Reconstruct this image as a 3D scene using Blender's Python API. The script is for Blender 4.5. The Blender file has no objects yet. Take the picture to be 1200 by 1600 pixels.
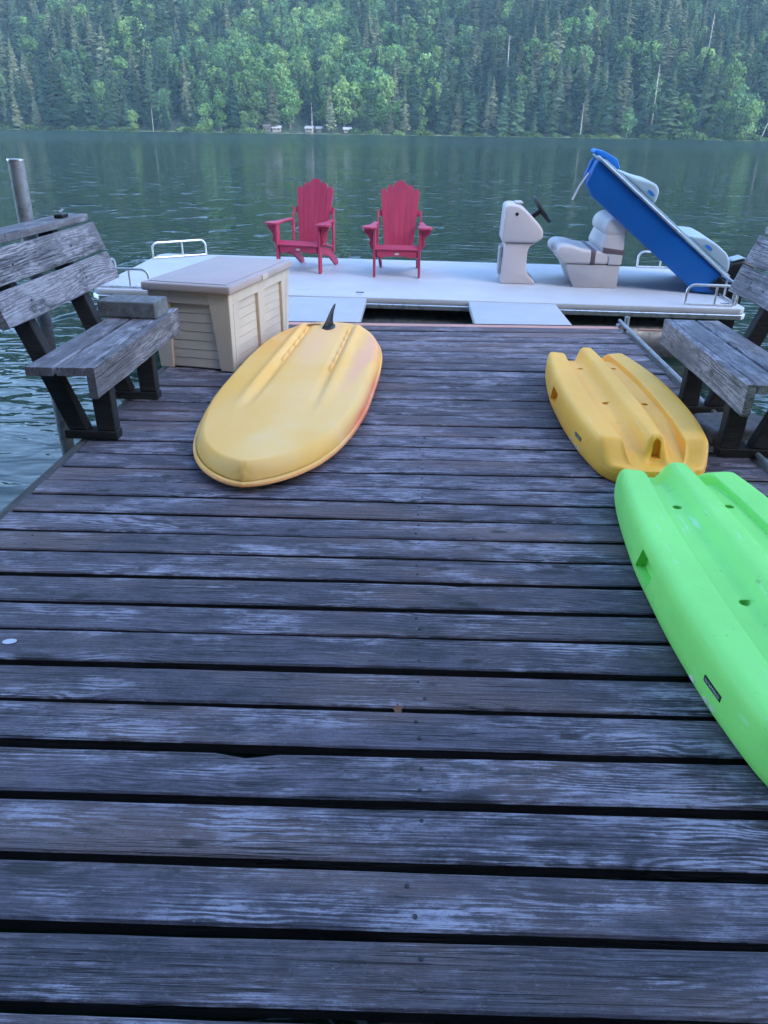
import bpy, bmesh, math, random
import numpy as np
from mathutils import Vector, Matrix, Euler
R = math.radians
rnd = random.Random(7)
scn = bpy.context.scene
COL = scn.collection

# ------------------------------------------------------------------ camera, sky, sun, exposure
cd = bpy.data.cameras.new('camera'); cam = bpy.data.objects.new('camera', cd); COL.objects.link(cam)
CAM_H = 1.45
cd.sensor_fit = 'VERTICAL'; cd.sensor_height = 36.0; cd.sensor_width = 27.0
cd.lens = 36.0 * 1155 / 1600
cd.clip_start = 0.05; cd.clip_end = 6000
cam.location = (0, 0, CAM_H)
cam.rotation_euler = (Matrix.Rotation(R(2.42), 3, 'Z') @ Matrix.Rotation(R(90 - 27.25), 3, 'X') @ Matrix.Rotation(R(0.86), 3, 'Z')).to_euler()
scn.camera = cam

SUN_EL, SUN_AZ = R(30), R(134)          # azimuth measured from +Y towards +X
w = bpy.data.worlds.new('World'); scn.world = w; w.use_nodes = True
wt = w.node_tree; wt.nodes.clear()
sky = wt.nodes.new('ShaderNodeTexSky'); sky.sky_type = 'NISHITA'; sky.sun_disc = False
sky.sun_elevation = SUN_EL; sky.sun_rotation = SUN_AZ
sky.air_density = 1.0; sky.dust_density = 0.2; sky.ozone_density = 3.0
bg = wt.nodes.new('ShaderNodeBackground'); bg.inputs['Strength'].default_value = 0.15
wo = wt.nodes.new('ShaderNodeOutputWorld')
wt.links.new(sky.outputs[0], bg.inputs['Color']); wt.links.new(bg.outputs[0], wo.inputs['Surface'])
sd = bpy.data.lights.new('sun', 'SUN'); sd.energy = 0.95; sd.angle = R(45); sd.color = (1, .92, .80)
sun = bpy.data.objects.new('sun', sd); COL.objects.link(sun)
sdir = Vector((math.sin(SUN_AZ) * math.cos(SUN_EL), math.cos(SUN_AZ) * math.cos(SUN_EL), math.sin(SUN_EL)))
sun.rotation_euler = sdir.to_track_quat('Z', 'Y').to_euler(); sun.location = (60, -20, 60)
vs = scn.view_settings; vs.view_transform = 'Standard'; vs.look = 'None'; vs.gamma = 1; vs.use_curve_mapping = False
vs.exposure = 2.55
scn.cycles.use_denoising = True
scn.cycles.max_bounces = 6; scn.cycles.diffuse_bounces = 3; scn.cycles.glossy_bounces = 3
scn.cycles.transparent_max_bounces = 6; scn.cycles.volume_bounces = 1
scn.cycles.sample_clamp_indirect = 6
scn.cycles.use_adaptive_sampling = True; scn.cycles.adaptive_threshold = .025

# ------------------------------------------------------------------ helpers
def tag(o, label=None, cat=None, group=None, kind=None):
    if label: o['label'] = label
    if cat: o['category'] = cat
    if group: o['group'] = group
    if kind: o['kind'] = kind
    return o

def empty(name, loc=(0, 0, 0), rz=0, label=None, cat=None, group=None):
    o = bpy.data.objects.new(name, None); COL.objects.link(o)
    o.location = loc; o.rotation_euler = (0, 0, rz); o.empty_display_size = .1
    return tag(o, label, cat, group)

def link(name, me, parent=None, loc=(0, 0, 0), rot=(0, 0, 0)):
    o = bpy.data.objects.new(name, me); COL.objects.link(o)
    o.location = loc; o.rotation_euler = rot
    if parent: o.parent = parent
    return o

class MB:
    def __init__(s): s.v = []; s.f = []; s.m = []
    def add(s, v, f, m=0):
        b = len(s.v); s.v += [tuple(p) for p in v]
        s.f += [tuple(i + b for i in q) for q in f]; s.m += [m] * len(f); return s
    def box(s, x0, x1, y0, y1, z0, z1, m=0, M=None):
        v = [Vector((x, y, z)) for z in (z0, z1) for y in (y0, y1) for x in (x0, x1)]
        if M: v = [M @ p for p in v]
        return s.add(v, [(0, 2, 3, 1), (4, 5, 7, 6), (0, 1, 5, 4), (2, 6, 7, 3), (0, 4, 6, 2), (1, 3, 7, 5)], m)
    def prism(s, poly, a, b, axis='y', m=0, M=None):
        def P(p, t):
            q = {'y': (p[0], t, p[1]), 'z': (p[0], p[1], t), 'x': (t, p[0], p[1])}[axis]
            return M @ Vector(q) if M else Vector(q)
        n = len(poly); v = [P(p, a) for p in poly] + [P(p, b) for p in poly]
        f = [tuple(range(n)), tuple(range(2 * n - 1, n - 1, -1))] + [(i, i + n, (i + 1) % n + n, (i + 1) % n) for i in range(n)]
        return s.add(v, f, m)
    def tube(s, pts, r, n=8, m=0, closed=False):
        pts = [Vector(p) for p in pts]; k = len(pts)
        rr = r if isinstance(r, (list, tuple)) else [r] * k
        v = []; up = None
        for i, p in enumerate(pts):
            if closed: t = pts[(i + 1) % k] - pts[i - 1]
            else: t = pts[min(i + 1, k - 1)] - pts[max(i - 1, 0)]
            t.normalize()
            if up is None:
                up = Vector((0, 0, 1)) if abs(t.z) < .9 else Vector((1, 0, 0))
            u = (up - t * up.dot(t)).normalized(); up = u; q = t.cross(u)
            v += [p + (u * math.cos(2 * math.pi * j / n) + q * math.sin(2 * math.pi * j / n)) * rr[i] for j in range(n)]
        f = []
        for i in range(k if closed else k - 1):
            a, b = i * n, ((i + 1) % k) * n
            f += [(a + j, a + (j + 1) % n, b + (j + 1) % n, b + j) for j in range(n)]
        if not closed: f += [tuple(range(n - 1, -1, -1)), tuple(range((k - 1) * n, k * n))]
        return s.add(v, f, m)
    def grid(s, fn, nu, nv, m=0):
        v = [fn(i / nu, j / nv) for i in range(nu + 1) for j in range(nv + 1)]
        f = [(i * (nv + 1) + j, (i + 1) * (nv + 1) + j, (i + 1) * (nv + 1) + j + 1, i * (nv + 1) + j + 1) for i in range(nu) for j in range(nv)]
        return s.add(v, f, m)
    def mesh(s, name, mats, bevel=0, seg=2, smooth=False, angle=35):
        me = bpy.data.meshes.new(name); me.from_pydata(s.v, [], s.f)
        for mt in (mats if isinstance(mats, (list, tuple)) else [mats]): me.materials.append(mt)
        for p, mi in zip(me.polygons, s.m): p.material_index = mi
        bm = bmesh.new(); bm.from_mesh(me)
        bmesh.ops.recalc_face_normals(bm, faces=bm.faces[:])
        if bevel:
            es = [e for e in bm.edges if len(e.link_faces) == 2 and e.calc_face_angle(0) > R(12)]
            bmesh.ops.bevel(bm, geom=es, offset=bevel, segments=seg, affect='EDGES', profile=.5, clamp_overlap=True)
        if smooth:
            for q in bm.faces: q.smooth = True
            for e in bm.edges:
                if len(e.link_faces) == 2 and e.calc_face_angle(0) > R(angle): e.smooth = False
        bm.to_mesh(me); bm.free(); me.update(); return me
    def build(s, name, mats, parent=None, loc=(0, 0, 0), rot=(0, 0, 0), **k):
        return link(name, s.mesh(name, mats, **k), parent, loc, rot)

def copy_tree(o, parent=None):
    c = o.copy(); COL.objects.link(c); c.parent = parent
    for ch in list(o.children): copy_tree(ch, c)
    return c
def sstep(a, b, x):
    t = max(0., min(1., (x - a) / (b - a))); return t * t * (3 - 2 * t)
def interp(tab, x):
    if x <= tab[0][0]: return tab[0][1]
    for (a, fa), (b, fb) in zip(tab, tab[1:]):
        if x <= b: return fa + (fb - fa) * (x - a) / (b - a)
    return tab[-1][1]

def smooth_interp(tab, x):
    n = len(tab)
    if x <= tab[0][0]: return tab[0][1]
    if x >= tab[-1][0]: return tab[-1][1]
    d = [(tab[i + 1][1] - tab[i][1]) / (tab[i + 1][0] - tab[i][0]) for i in range(n - 1)]
    def tan(i):
        if i == 0: return d[0]
        if i == n - 1: return d[-1]
        if d[i - 1] * d[i] <= 0: return 0.
        return 2 * d[i - 1] * d[i] / (d[i - 1] + d[i])
    i = max(j for j in range(n - 1) if tab[j][0] <= x); h = tab[i + 1][0] - tab[i][0]; t = (x - tab[i][0]) / h
    return (2 * t ** 3 - 3 * t * t + 1) * tab[i][1] + (t ** 3 - 2 * t * t + t) * h * tan(i) + (-2 * t ** 3 + 3 * t * t) * tab[i + 1][1] + (t ** 3 - t * t) * h * tan(i + 1)

# ------------------------------------------------------------------ materials
class NT:
    def __init__(s, name):
        s.mat = bpy.data.materials.new(name); s.mat.use_nodes = True
        s.t = s.mat.node_tree; s.t.nodes.clear()
        s.out = s.t.nodes.new('ShaderNodeOutputMaterial')
    def n(s, typ, ins=None, **pr):
        o = s.t.nodes.new('ShaderNode' + typ)
        for k, v in pr.items(): setattr(o, k, v)
        for k, v in (ins or {}).items():
            if hasattr(v, 'is_linked') or hasattr(v, 'links'): s.t.links.new(v, o.inputs[k])
            else: o.inputs[k].default_value = v
        return o
    def m(s, op, a, b=0.0, c=0.0, clamp=False):
        o = s.t.nodes.new('ShaderNodeMath'); o.operation = op; o.use_clamp = clamp
        for i, v in enumerate((a, b, c)):
            if hasattr(v, 'links'): s.t.links.new(v, o.inputs[i])
            else: o.inputs[i].default_value = v
        return o.outputs[0]
    def vm(s, op, a, b=(0, 0, 0)):
        o = s.t.nodes.new('ShaderNodeVectorMath'); o.operation = op
        for i, v in enumerate((a, b)):
            if hasattr(v, 'links'): s.t.links.new(v, o.inputs[i])
            else: o.inputs[i].default_value = v
        return o.outputs[0]
    def step(s, x, a, b):
        o = s.n('MapRange', {'Value': x, 'From Min': a, 'From Max': b}, interpolation_type='SMOOTHSTEP'); return o.outputs[0]
    def noise(s, v, sc=1., det=4., rough=.55, dist=0., out=0):
        return s.n('TexNoise', {'Vector': v, 'Scale': sc, 'Detail': det, 'Roughness': rough, 'Distortion': dist}).outputs[out]
    def mix(s, f, a, b, bt='MIX'):
        o = s.t.nodes.new('ShaderNodeMix'); o.data_type = 'RGBA'; o.blend_type = bt
        for i, v in ((0, f), (6, a), (7, b)):
            if hasattr(v, 'links'): s.t.links.new(v, o.inputs[i])
            elif i == 0: o.inputs[i].default_value = v
            else: o.inputs[i].default_value = (*v[:3], 1)
        return o.outputs[2]
    def bsdf(s, **k):
        ins = {kk.replace('_', ' '): ((*v, 1) if isinstance(v, tuple) and len(v) == 3 and 'olor' in kk else v) for kk, v in k.items()}
        b = s.n('BsdfPrincipled', ins); s.t.links.new(b.outputs[0], s.out.inputs['Surface']); return b
    def bump(s, h, st=.5, dist=.01):
        return s.n('Bump', {'Height': h, 'Strength': st, 'Distance': dist}).outputs[0]
    def objco(s, rand=True):
        c = s.n('TexCoord').outputs['Object']
        if not rand: return c
        r = s.n('ObjectInfo').outputs['Random']
        return s.vm('ADD', c, s.n('CombineXYZ', {0: s.m('MULTIPLY', r, 91.7), 1: s.m('MULTIPLY', r, 53.3), 2: s.m('MULTIPLY', r, 17.1)}).outputs[0])

def wood(name, dark, mid, pale, stain=.5, palebias=0., warm=None, knots=1.):
    t = NT(name); P = t.objco(); rn = t.n('ObjectInfo').outputs['Random']
    sep = t.n('SeparateXYZ', {0: P})
    low = t.noise(t.vm('MULTIPLY', P, (1.3, 5, 5)), 1, 3)
    med = t.noise(t.vm('MULTIPLY', P, (5, 30, 30)), 1, 4)
    vo = t.n('TexVoronoi', {'Vector': t.vm('MULTIPLY', P, (2.3, 6.0, 0.0)), 'Scale': 1.0, 'Randomness': 1.0}, voronoi_dimensions='2D')
    d = vo.outputs['Distance']
    has = t.step(t.n('SeparateColor', {0: vo.outputs['Color']}).outputs[0], .62, .68)
    g1 = t.m('EXPONENT', t.m('MULTIPLY', t.m('POWER', t.m('MULTIPLY', d, 5.5), 2), -1))
    g1 = t.m('MULTIPLY', g1, has)
    vo2 = t.n('TexVoronoi', {'Vector': t.vm('MULTIPLY', P, (.95, 3.4, 0.0)), 'Scale': 1.0, 'Randomness': 1.0}, voronoi_dimensions='2D')
    d2 = t.m('ADD', vo2.outputs['Distance'], t.m('MULTIPLY', t.m('SUBTRACT', med, .5), .05)); has2 = t.step(t.n('SeparateColor', {0: vo2.outputs['Color']}).outputs[1], .66, .70)
    g1 = t.m('ADD', g1, t.m('MULTIPLY', t.m('EXPONENT', t.m('MULTIPLY', t.m('POWER', t.m('MULTIPLY', d2, 6.5), 2), -1)), has2))
    ph = t.m('ADD', t.m('MULTIPLY', sep.outputs[1], 430.), t.m('MULTIPLY', low, 60.))
    ph = t.m('ADD', ph, t.m('ADD', t.m('MULTIPLY', med, 11.), t.m('MULTIPLY', g1, 14. * knots)))
    band = t.m('ADD', t.m('MULTIPLY', t.m('SINE', ph), t.m('MULTIPLY', t.step(t.noise(t.vm('MULTIPLY', P, (2.1, 8, 1)), 1, 3), .36, .66), .5)), .5)
    streak = t.noise(t.vm('MULTIPLY', P, (3.2, 240, 60)), 1, 4, .7)
    fine = t.noise(t.vm('MULTIPLY', P, (24, 420, 200)), 1, 3, .65)
    mott = t.noise(t.vm('MULTIPLY', P, (7, 17, 5)), 1, 9, .74)
    lines = t.m('ADD', t.m('MULTIPLY', band, .20), t.m('ADD', t.m('MULTIPLY', streak, .72), t.m('MULTIPLY', fine, .25)))
    grain = t.m('MULTIPLY', t.m('ADD', t.step(mott, .34, .66), t.step(lines, .44, .70)), .5)
    c = t.mix(grain, dark, mid)
    if warm:
        c = t.mix(t.m('MULTIPLY', t.step(t.noise(t.vm('MULTIPLY', P, (1.1, 4, 1)), 1, 3), .46, .68), .75), c, warm)
    tone = t.m('ADD', t.m('MULTIPLY', rn, .5), .75)
    c = t.mix(1., c, t.n('CombineColor', {0: tone, 1: tone, 2: tone}).outputs[0], 'MULTIPLY')
    patch = t.noise(t.vm('MULTIPLY', P, (1.9, 7, 3)), 1, 7, .66)
    pt = t.m('ADD', t.step(t.m('ADD', patch, t.m('ADD', palebias, t.m('MULTIPLY', t.m('SUBTRACT', rn, .5), .10))), .45, .60), .10)
    pm = t.m('MULTIPLY', pt, t.step(t.m('ADD', lines, t.m('MULTIPLY', t.m('SUBTRACT', mott, .5), .8)), .53, .69))
    c = t.mix(t.m('MULTIPLY', pm, .9, clamp=True), c, pale)
    st = t.noise(t.vm('MULTIPLY', P, (4.5, 13, 3)), 1, 6, .7)
    stm = t.step(t.m('ADD', st, t.m('MULTIPLY', t.m('SUBTRACT', fine, .5), .35)), .56, .70)
    c = t.mix(t.m('MULTIPLY', stm, stain), c, (.018, .02, .022))
    spk = t.noise(t.vm('MULTIPLY', P, (1, 1.8, 1)), 95, 5, .75)
    c = t.mix(t.m('MULTIPLY', t.step(spk, .54, .70), .6), c, (.016, .016, .02))
    c = t.mix(t.m('MULTIPLY', t.step(t.noise(t.vm('MULTIPLY', P, (1, 2.2, 1)), 60, 5, .75), .56, .72), .35), c, pale)
    dk = t.m('ADD', d, t.m('MULTIPLY', t.m('SUBTRACT', mott, .5), .16))
    knot = t.m('MAXIMUM', t.m('MULTIPLY', t.step(dk, .10, .04), has), t.m('MULTIPLY', t.step(d2, .085, .035), has2))
    c = t.mix(t.m('MULTIPLY', knot, min(1, .75 * knots)), c, (.014, .011, .012))
    ck = t.noise(t.vm('MULTIPLY', P, (.9, 75, 30)), 1, 3, .5, .3)
    ckm = t.m('MULTIPLY', t.step(t.m('ABSOLUTE', t.m('SUBTRACT', ck, .5)), .016, .004), t.step(low, .42, .56))
    c = t.mix(t.m('MULTIPLY', ckm, .9), c, (.006, .006, .007))
    h = t.m('ADD', t.m('MULTIPLY', grain, .7), t.m('ADD', t.m('MULTIPLY', fine, .3), t.m('MULTIPLY', ckm, -1.6)))
    h = t.m('SUBTRACT', h, t.m('MULTIPLY', knot, .5))
    t.bsdf(Base_Color=c, Roughness=t.m('ADD', t.m('MULTIPLY', grain, .15), .62), Normal=t.bump(h, .8, .004), Specular_IOR_Level=.4)
    return t.mat

def plastic(name, col, rough=.45, var=.12, mott=None, bump=.12, scuff=.15, scol=None):
    t = NT(name); P = t.objco()
    n1 = t.noise(P, 2.2, 4); n2 = t.noise(P, 30, 4, .65); n3 = t.noise(t.vm('MULTIPLY', P, (9, 2, 9)), 4, 5, .7)
    c = t.mix(t.step(n1, .3, .7), tuple(x * (1 - var) for x in col), tuple(min(1, x * (1 + var)) for x in col))
    if mott: c = t.mix(t.m('MULTIPLY', t.step(t.noise(t.vm('MULTIPLY', P, (2.5, .8, 1)), 1.3, 3), .48, .68), .7), c, mott)
    c = t.mix(t.m('MULTIPLY', t.step(n3, .62, .74), scuff), c, scol or (.6, .6, .62))
    c = t.mix(t.m('MULTIPLY', t.step(n2, .64, .74), scuff), c, (.10, .09, .08))
    sc = t.m('MULTIPLY', t.step(t.noise(t.vm('MULTIPLY', P, (70, 6, 40)), 1, 3, .6, .4), .63, .70), t.step(n1, .45, .65))
    c = t.mix(t.m('MULTIPLY', sc, min(1, scuff * 2.2)), c, scol or (.6, .6, .62))
    t.bsdf(Base_Color=c, Roughness=t.m('ADD', t.m('MULTIPLY', n2, .2), rough - .1), Normal=t.bump(t.noise(P, 220, 2), bump, .002), Specular_IOR_Level=.4)
    return t.mat

def metal(name, col=(.55, .56, .58), rough=.4, met=.9):
    t = NT(name); P = t.objco()
    n = t.noise(P, 18, 5, .7)
    c = t.mix(t.step(n, .45, .7), col, tuple(x * .55 for x in col))
    t.bsdf(Base_Color=c, Metallic=met, Roughness=t.m('ADD', t.m('MULTIPLY', n, .3), rough - .15))
    return t.mat

def stone(name, col):
    t = NT(name); P = t.objco()
    n = t.noise(P, 75, 6, .75); n2 = t.step(t.noise(P, 17, 6, .7), .3, .7)
    c = t.mix(n2, tuple(x * .55 for x in col), tuple(x * 1.4 for x in col))
    c = t.mix(t.m('MULTIPLY', t.step(n, .58, .7), .5), c, tuple(x * .4 for x in col))
    t.bsdf(Base_Color=c, Roughness=.9, Normal=t.bump(n, .5, .004)); return t.mat

M = {}
M['plank'] = wood('weathered_deck_wood', (.028, .023, .033), (.128, .107, .138), (.33, .30, .36), .75, 0.01, (.17, .11, .105))
M['bench'] = wood('silvered_bench_wood', (.11, .10, .112), (.23, .21, .235), (.38, .355, .385), .85, .06, None, .5)
M['frame'] = wood('dark_frame_wood', (.010, .009, .010), (.028, .025, .026), (.07, .065, .065), .5, -.15)
M['plankshade'] = wood('gap_shadow_wood', (.006, .005, .006), (.018, .015, .017), (.05, .046, .05), .5, -.2)  # near-black colour paints the shadow inside the plank gaps
M['beam'] = wood('dark_edge_wood', (.03, .027, .027), (.075, .066, .064), (.2, .19, .19), .5, -.04)
M['pinkstrip'] = plastic('faded_salmon_paint', (.52, .25, .20), .7, .15)
M['steel'] = metal('dull_galvanised_steel', (.30, .31, .33), .6, .35)
M['alu'] = metal('brushed_aluminium', (.72, .73, .75), .38, .85)
M['black'] = plastic('black_plastic', (.012, .012, .014), .4, .2, scuff=.05)
M['screw'] = metal('rusty_screw', (.05, .045, .045), .6, .5)
M['boardyellow'] = None
M['concrete'] = stone('grey_concrete', (.15, .155, .165))
M['slab'] = stone('blue_grey_stone', (.10, .105, .12))
M['lid'] = plastic('mauve_brown_plastic', (.42, .33, .315), .6, .06)
M['boxbody'] = plastic('cream_plastic', (.58, .49, .41), .55, .06)
M['white'] = plastic('white_deck_vinyl', (.48, .475, .50), .55, .05, scuff=.08)
M['pad'] = plastic('pale_panel', (.42, .42, .455), .6, .05, scuff=.06)
M['gelcoat'] = plastic('off_white_fibreglass', (.60, .53, .53), .42, .05, scuff=.05)
M['vinyl'] = plastic('cream_vinyl', (.58, .53, .53), .5, .06, scuff=.03)
M['seatbase'] = plastic('grey_seat_base', (.46, .43, .44), .5, .06)
M['stripe'] = plastic('plum_vinyl', (.13, .09, .105), .5, .05, scuff=.02)
M['tube'] = metal('dark_aluminium_tube', (.16, .17, .18), .5, .7)
M['red'] = plastic('crimson_resin_lumber', (.46, .045, .105), .5, .10, scuff=.10, scol=(.55, .10, .14))
M['badge'] = plastic('silver_badge', (.55, .52, .5), .4)
M['kyellow'] = plastic('yellow_polyethylene', (.98, .46, .055), .48, .05, scuff=.28, scol=(.9, .66, .36))
M['kgreen'] = plastic('lime_polyethylene', (.26, .75, .155), .48, .05, scuff=.34, scol=(.48, .78, .52))
M['blue'] = plastic('royal_blue_hull', (.005, .115, .40), .42, .06, scuff=.06, scol=(.05, .15, .45))
M['paleblue'] = plastic('pale_blue_deck', (.36, .46, .53), .45, .05, scuff=.05)
M['brightblue'] = plastic('bright_blue_plastic', (.02, .19, .62), .4, .05, scuff=.03)
M['leafbrown'] = plastic('dead_leaf', (.20, .085, .05), .8, .3)

# paddle board: faded yellow with peach middle and pink streak along one rail
t = NT('faded_yellow_board'); P = t.objco(False); sp = t.n('SeparateXYZ', {0: P})
xx = t.m('ADD', sp.outputs[0], t.m('MULTIPLY', t.m('SUBTRACT', t.noise(t.vm('MULTIPLY', P, (2, .8, 1)), 2, 3), .5), .25))
c = t.mix(t.step(t.noise(t.vm('MULTIPLY', P, (1.5, .7, 1)), 2.2, 4), .3, .7), (.94, .47, .085), (.95, .53, .165))
c = t.mix(t.m('MULTIPLY', t.m('MULTIPLY', t.step(t.m('ABSOLUTE', xx), .13, .02), t.step(sp.outputs[1], -.3, .7)), .65), c, (.92, .48, .22))
c = t.mix(t.m('MULTIPLY', t.m('MULTIPLY', t.step(t.m('ABSOLUTE', t.m('SUBTRACT', xx, .35)), .085, .01), t.step(sp.outputs[1], -.55, .35)), .8), c, (.88, .38, .22))
rim = t.step(sp.outputs[2], .062, .046)
c = t.mix(t.m('MULTIPLY', rim, .75), c, (.86, .30, .12))
redm = t.m('MULTIPLY', t.m('MULTIPLY', t.step(sp.outputs[0], .25, .36), t.step(t.m('ABSOLUTE', t.m('ADD', sp.outputs[1], .25)), .75, .2)), t.step(sp.outputs[2], .115, .07))
c = t.mix(t.m('MULTIPLY', redm, .7), c, (.82, .10, .07))
c = t.mix(t.m('MULTIPLY', t.step(t.noise(t.vm('MULTIPLY', P, (14, 5, 5)), 2, 6, .75), .66, .76), .3), c, (.35, .25, .10))
c = t.mix(t.m('MULTIPLY', t.step(t.noise(P, 3.1, 4, .6), .55, .8), .35), c, (.92, .60, .30))
t.bsdf(Base_Color=c, Roughness=.5, Normal=t.bump(t.noise(P, 160, 3), .15, .002), Specular_IOR_Level=.35)
M['boardyellow'] = t.mat

# lake water
t = NT('lake_water'); P = t.n('TexCoord').outputs['Object']
l = t.noise(t.vm('MULTIPLY', P, (.05, .13, 1)), 1, 3, .6)
a = t.noise(t.vm('MULTIPLY', P, (2.2, 4.4, 1)), 1, 2, .5, .5)
c_ = t.step(t.noise(t.vm('MULTIPLY', P, (1.3, .75, 1)), 1, 1.5, .5), .59, .73)
b = t.noise(t.vm('MULTIPLY', P, (3.4, 8.0, 1)), 1, 2, .5, .3)
s_ = t.noise(t.vm('MULTIPLY', P, (.35, .8, 1)), 1, 2)
h = t.m('MULTIPLY', t.m('ADD', t.m('MULTIPLY', a, .026), t.m('MULTIPLY', b, .005)), t.m('ADD', .55, t.m('ADD', t.step(l, .35, .70), t.m('MULTIPLY', t.step(t.n('SeparateXYZ', {0: P}).outputs[1], 230, 430), 2.5))))
h = t.m('ADD', h, t.m('ADD', t.m('MULTIPLY', s_, .025), t.m('MULTIPLY', c_, .080)))
t.bsdf(Base_Color=(.005, .024, .016), Roughness=t.m('ADD', .012, t.m('MULTIPLY', t.step(t.n('SeparateXYZ', {0: P}).outputs[1], 12, 180), .20)), IOR=1.333, Specular_IOR_Level=.30, Normal=t.bump(h, 1.0, 1.0))
M['water'] = t.mat

def leafmat(name, c1, c2, c3):
    t = NT(name); rn = t.n('ObjectInfo').outputs['Random']; P = t.n('TexCoord').outputs['Object']
    g = t.n('NewGeometry').outputs['Random Per Island']
    c = t.mix(rn, c1, c2)
    c = t.mix(t.m('MULTIPLY', t.step(t.m('FRACT', t.m('MULTIPLY', rn, 7.3)), .62, .85), .8), c, c3)
    k = t.m('MULTIPLY', t.m('ADD', t.m('MULTIPLY', g, .6), .7), t.m('ADD', .6, t.m('MULTIPLY', t.m('FRACT', t.m('MULTIPLY', rn, 3.77)), .8)))
    c = t.mix(1., c, t.n('CombineColor', {0: k, 1: k, 2: k}).outputs[0], 'MULTIPLY')
    b = t.n('BsdfDiffuse', {'Color': c}); tr = t.n('BsdfTranslucent', {'Color': c})
    ms = t.n('MixShader', {0: .25, 1: b.outputs[0], 2: tr.outputs[0]})
    t.t.links.new(ms.outputs[0], t.out.inputs['Surface']); return t.mat
M['needle'] = leafmat('conifer_needles', (.026, .066, .042), (.085, .135, .07), (.18, .195, .115))
M['leaf'] = leafmat('broadleaf_leaves', (.075, .165, .052), (.16, .25, .085), (.06, .13, .065))
M['bushleaf'] = leafmat('shore_bush_leaves', (.075, .13, .04), (.11, .17, .055), (.05, .10, .04))
M['bark'] = stone('bark', (.10, .085, .075))
M['deadwood'] = stone('bleached_dead_wood', (.36, .32, .30))
t = NT('hillside_ground'); P = t.n('TexCoord').outputs['Object']
c = t.mix(t.noise(P, .06, 5, .7), (.018, .032, .018), (.045, .075, .035))
t.bsdf(Base_Color=c, Roughness=1, Normal=t.bump(t.noise(P, .12, 4, .7), 1, 8)); M['hill'] = t.mat
t = NT('grassy_shore'); P = t.n('TexCoord').outputs['Object']
c = t.mix(t.noise(P, .3, 4), (.06, .10, .035), (.13, .15, .06)); t.bsdf(Base_Color=c, Roughness=1); M['shore'] = t.mat
M['cabinwall'] = plastic('cabin_wall', (.20, .16, .15), .8); M['cabinroof'] = plastic('cabin_roof', (.30, .29, .31), .7)
M['glassdark'] = plastic('dark_window', (.02, .025, .03), .2, scuff=0)

# ------------------------------------------------------------------ terrain, lake, far forest
WZ = -0.50
def shore_y(x): return 452 + 5 * math.sin(x * .021 + 1) + 3 * math.sin(x * .07) - .03 * max(0, x)
def hill_z(x, y):
    d = y - shore_y(x)
    if d < 0: return WZ + d * .25
    z = WZ + .12 * min(d, 14) + .43 * max(0, d - 14) + .34 * max(0, d - 190)
    return z + (7 * math.sin(x * .019 + y * .011) + 5 * math.sin(x * .043 - y * .02 + 2)) * sstep(12, 90, d)
g = MB()
NXh, NYh = 110, 90
def hf(u, v):
    x = -800 + 1600 * u; y = 436 + 474 * (v ** 1.5); return (x, y, hill_z(x, y))
g.grid(hf, NXh, NYh); tag(g.build('hillside', M['hill'], smooth=True, angle=180), 'dark wooded hillside rising behind the lake', kind='structure')
g = MB(); g.add([(-800, -40, 0), (800, -40, 0), (800, 470, 0), (-800, 470, 0)], [(0, 1, 2, 3)])
tag(g.build('lake', M['water'], loc=(0, 0, WZ)), 'dark green rippled lake water', kind='structure')
g = MB()   # unseen wooded bank behind the viewer, raised to block light from behind
def bk(u, v):
    x = -160 + 320 * u; d = 60 * v ** 1.4
    y = -1.6 - d - .02 * abs(x) * 4 + 1.2 * math.sin(x * .3); z = WZ - .4 + .75 * d + min(d * 1.2, 1.2) + .8 * math.sin(x * .2 + d) * sstep(0, 8, d)
    return (x, y, z)
g.grid(bk, 60, 24); tag(g.build('shade_bank', M['hill'], smooth=True, angle=180), 'unseen steep wooded bank behind the viewer, raised to shade the dock', kind='structure')

def conifer(seed, slim=1., ragged=.3):
    r = random.Random(seed); mb = MB(); H = 1.0
    z = .10
    while z < .985:
        rad = .155 * slim * (1 - z) ** .82 * (1 - .55 * sstep(.22, .08, z)) + .006
        nb = 6 if z < .8 else 5
        a0 = r.random() * 6.28
        for i in range(nb):
            if r.random() < ragged * .35: continue
            a = a0 + i * 6.283 / nb + r.uniform(-.4, .4); L = rad * r.uniform(.55, 1.25)
            dr = r.uniform(.25, .6)
            c, s = math.cos(a), math.sin(a)
            for k in range(3):
                wv = L * r.uniform(.36, .6) + .008; f0 = k * .28; f1 = min(1., f0 + r.uniform(.42, .6))
                zo = r.uniform(-.006, .006); tw = r.uniform(-.6, .6)
                def pt(f, sd):
                    px = c * L * f - s * sd * wv; py = s * L * f + c * sd * wv
                    return (px, py, z + zo - dr * L * f + tw * sd * wv * .5 - abs(sd) * wv * .35)
                fm = (f0 + f1) / 2
                mb.add([pt(f0, 0), pt(fm, 1), pt(f1, 0), pt(fm, -1)], [(0, 1, 2), (0, 2, 3)])
        z += r.uniform(.018, .030)
    mb.add([(-.008, 0, .93), (.008, 0, .93), (0, 0, 1.0), (0, .008, .93)], [(0, 1, 2), (1, 3, 2)])
    tr = MB(); tr.tube([(0, 0, -.03), (0, 0, .4), (0, 0, .95)], [.013, .009, .002], 6)
    return tr, mb

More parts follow.
